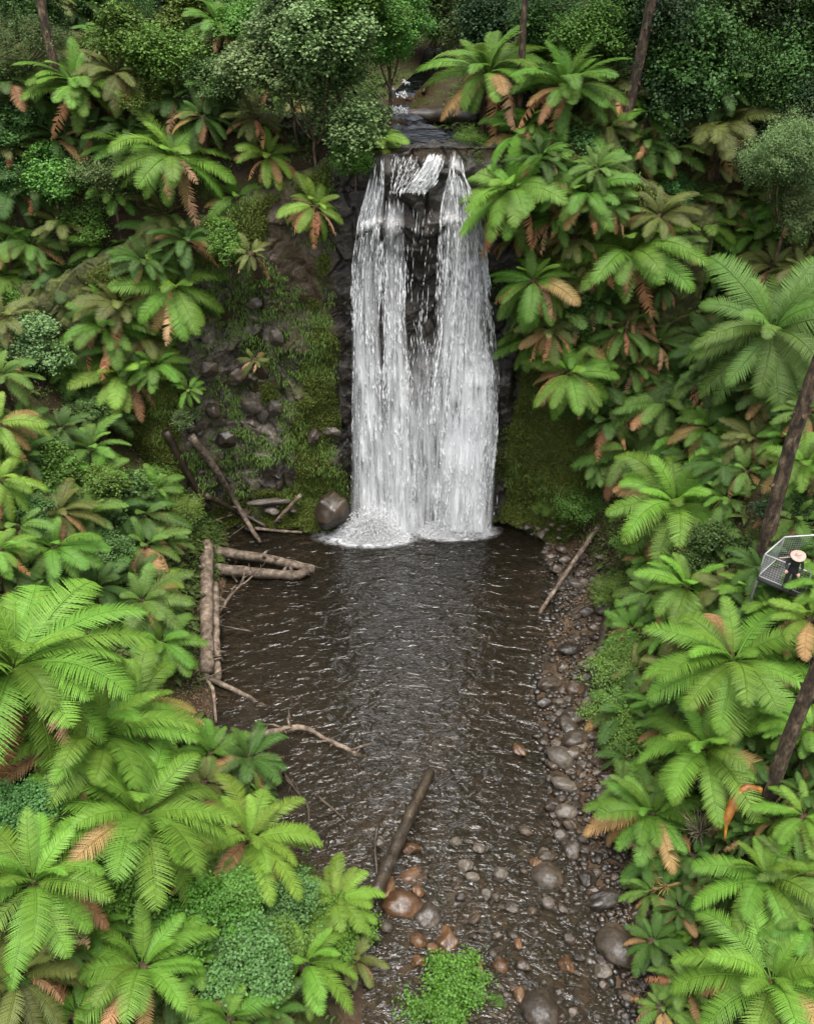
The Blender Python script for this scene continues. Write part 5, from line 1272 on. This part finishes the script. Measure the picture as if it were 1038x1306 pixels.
for sx_ in (-1, 1):
    hj = [(0,0,0,.026,.018),(0,.05,.0,.036,.015),(0,.085,0,.034,.013)]; he = [(0,1),(1,2)]
    for i, (fx, l) in enumerate(((-.03,.062),(-.01,.074),(.011,.07),(.03,.054))):
        b = len(hj); hj += [(fx,.1,.004,.009),(fx*1.08,.1+l*.5,-.006,.0085),(fx*1.1,.1+l*.8,-.03,.0075),(fx*1.1,.1+l*.82,-.05,.0065)]; he += [(2,b),(b,b+1),(b+1,b+2),(b+2,b+3)]
    b = len(hj); hj += [(-sx_*.038,.04,-.005,.011),(-sx_*.058,.07,-.02,.0095),(-sx_*.06,.095,-.035,.008)]; he += [(1,b),(b,b+1),(b+1,b+2)]
    h_ = skin_body('hand', hj, he, M['skin'], body); h_.location = (sx_*.2, .37, 1.095)

# ------------------------------------------------------------------ undergrowth
def scatter_leaves(P, Nn, nl, size, slim, spread, stand):
    n = len(P)*nl
    c = np.repeat(P, nl, 0)+nrg.standard_normal((n, 3))*spread*np.array([1, 1, .6]); nn = np.repeat(Nn, nl, 0)
    c = c+nn*np.abs(nrg.standard_normal((n, 1)))*spread*.7
    d = nrg.standard_normal((n, 3))+nn*stand; d /= np.linalg.norm(d, axis=1)[:, None]
    b = np.cross(d, nrg.standard_normal((n, 3))+nn*2); b /= np.linalg.norm(b, axis=1)[:, None]
    s = size*nrg.uniform(.5, 1.3, (n, 1)); up = np.cross(d, b)
    V = np.stack([c, c+d*s*.5+b*s*slim, c+d*s-np.array([0, 0, .25])*s, c+d*s*.5-b*s*slim], 1).reshape(-1, 3)
    i = np.arange(n)[:, None]*4
    return V, np.concatenate([i+[0, 1, 2], i+[0, 2, 3]])
def normals(x, y):
    e = .15; n = np.stack([-(T(x+e, y)-T(x-e, y))/(2*e), -(T(x, y+e)-T(x, y-e))/(2*e), np.ones_like(x)], -1)
    return n/np.linalg.norm(n, axis=1)[:, None]
def visible_mask(P):
    dep = P[:, 1]*cp+(CAMH-P[:, 2])*sp; u = CU+FPX*P[:, 0]/dep; v = CV-FPX*((P[:, 1])*sp+(P[:, 2]-CAMH)*cp)/dep
    return (u > -140) & (u < 1180) & (v > -60) & (v < 1420) & (dep > 4)
x = np.r_[nrg.uniform(-34, 34, 90000), nrg.uniform(-13.5, -7, 12000)]; y = np.r_[nrg.uniform(3, 70, 90000), nrg.uniform(14, 38, 12000)]; z = T(x, y)
P = np.stack([x, y, z], 1); ok = visible_mask(P) & (z > .35+.3*vn(x, y, 0, 2, 12)+np.where(x > 0, .55, 0)) & ~((y > 37.6) & (y < 41) & (x > -4.2) & (x < 6.2)) & (nrg.random(len(x)) < .7+.8*vn(x, y, z, 2.5, 15)) & (np.abs(x-np.interp(y, STY, STX)) > np.where(y > 38, 2.2, 0))
soil = (x < -11) & (y > 28) & (z > 5) & (vn(x, y, z, 3.2, 19) > .05); ok &= ~(soil & (nrg.random(len(x)) < .75))
P = P[ok]; Nn = normals(P[:, 0], P[:, 1])
V, F = scatter_leaves(P, Nn, 10, .17, .2, .17, .9)
o = mk('undergrowth', V, [F], M['ground_leaf']); tag(o, 'low leafy undergrowth covering the banks', kind='stuff')
# small ground ferns mixed in, low rosettes of simple fronds
sel = nrg.random(len(P)) < .12; Pf, Nf = P[sel], Nn[sel]
mbv, mbf = [], []; cnt = 0
for p, nn in zip(Pf, Nf):
    a0 = rnd.uniform(0, 6.28)
    for k in range(5):
        a = a0+k*1.256+rnd.uniform(-.3, .3); Ln_ = rnd.uniform(.35, .75); e = np.linspace(0, 1, 7)
        dx, dy = math.cos(a), math.sin(a)
        q = p+np.stack([dx*e*Ln_, dy*e*Ln_, Ln_*(.75*e-.85*e*e)], 1)+nn*.05; s = np.array([-dy, dx, 0])*Ln_*.2
        w_ = np.array([.15, .8, 1, .95, .75, .45, .02])[:, None]
        V = np.concatenate([q, q+s*w_+[0, 0, -.03], q-s*w_+[0, 0, -.03]]); j = np.arange(6)
        mbv.append(V); mbf.append(np.concatenate([np.stack([j, j+1, 7+j+1, 7+j], 1), np.stack([j+1, j, 14+j, 14+j+1], 1)])+cnt); cnt += 21
o = mk('ground_ferns', np.concatenate(mbv), [np.concatenate(mbf)], M['ground_leaf']); tag(o, 'low ground ferns carpeting the banks', kind='stuff')
# fallen leaves, bark and sticks on the bare soil
x = np.r_[nrg.uniform(-14, -7, 9000), nrg.uniform(7, 12, 9000), nrg.uniform(-30, 30, 14000)]; y = np.r_[nrg.uniform(15, 38, 9000), nrg.uniform(10, 38, 9000), nrg.uniform(12, 60, 14000)]
z = T(x, y); ok = (z > .08) & (vn(x, y, z, .9, 44) > -.25) & ~((y > 37) & (y < 41) & (np.abs(x) < 6)); P = np.stack([x, y, z+.01], 1)[ok]
V, F = scatter_leaves(P, normals(P[:, 0], P[:, 1]), 3, .13, .2, .12, .15)
o = mk('leaf_litter', V, [F], rough_mat('dead_leaves', [(.3, (.03, .018, .010)), (.5, (.10, .06, .03)), (.7, (.2, .135, .075))], .9, .85, .2, 9.0)); tag(o, 'brown leaf litter on the bare soil', kind='stuff')
P = P[nrg.random(len(P)) < .05]; mb = MB(); D = nrg.standard_normal((len(P), 3))*np.array([1, 1, .25])
spindle(P+[0, 0, .05], D, nrg.uniform(.4, 1.5, len(P)), nrg.uniform(.012, .03, len(P)), mb)
o = mb.build('fallen_sticks', M['log']); tag(o, 'thin fallen sticks strewn over the soil', kind='stuff')
# moss and small plants on the cliff
n = 150000; x = nrg.uniform(-15, 12, n); z = nrg.uniform(.2, 20, n)
yy, mo, ea = cliff_front(x, z)
ok = (z < np.interp(x, CLX, CLZ)-.2) & (mo+.35*vn(x, z, 0, .9, 91) > .62) & ~((x > -3.4) & (x < 5.4) & (nrg.random(n) < .9))
x, z, yy = x[ok], z[ok], yy[ok]; P = np.stack([x, yy-.01, z], 1); Nn = np.tile([0, -.85, .5], (len(P), 1))
V, F = scatter_leaves(P, Nn, 6, .1, .3, .08, .7)
o = mk('moss', V, [F], M['mossleaf']); tag(o, 'moss and tiny plants growing on the cliff', kind='stuff')

n = 5200; x = nrg.uniform(-15, 11, n); z = nrg.uniform(1.5, 19.5, n); yy, mo, ea = cliff_front(x, z)
ok = (z < np.interp(x, CLX, CLZ)) & (vn(x, z, 0, 1.6, 93) > .0) & ~((x > -3.6) & (x < 5.6)); x, z, yy = x[ok], z[ok], yy[ok]
P = np.repeat(np.stack([x, yy-.02, z], 1), 14, 0)+nrg.standard_normal((len(x)*14, 3))*[.14, .04, .12]; m_ = len(P)
d = np.stack([nrg.standard_normal(m_)*.45, -np.abs(nrg.standard_normal(m_))*.5-.25, nrg.uniform(-.1, .8, m_)], 1); l = nrg.uniform(.12, .34, (m_, 1)); sd_ = np.stack([np.ones(m_), nrg.standard_normal(m_)*.3, nrg.standard_normal(m_)*.3], 1)*.022
mid = P+d*l*.6; tip = P+d*l*.8-np.array([0, 0, .75])*l
V = np.stack([P-sd_*.6, P+sd_*.6, mid+sd_, mid-sd_, tip], 1).reshape(-1, 3); i_ = np.arange(m_)[:, None]*5
o = mk('hanging_grass', V, [i_+[0, 1, 2, 3], i_+[3, 2, 4]], leaf_mat('cliff_grass', (.085, .125, .02), .55, .25, .5, .5, .03)); tag(o, 'drooping grassy tufts growing on the cliff', kind='stuff')
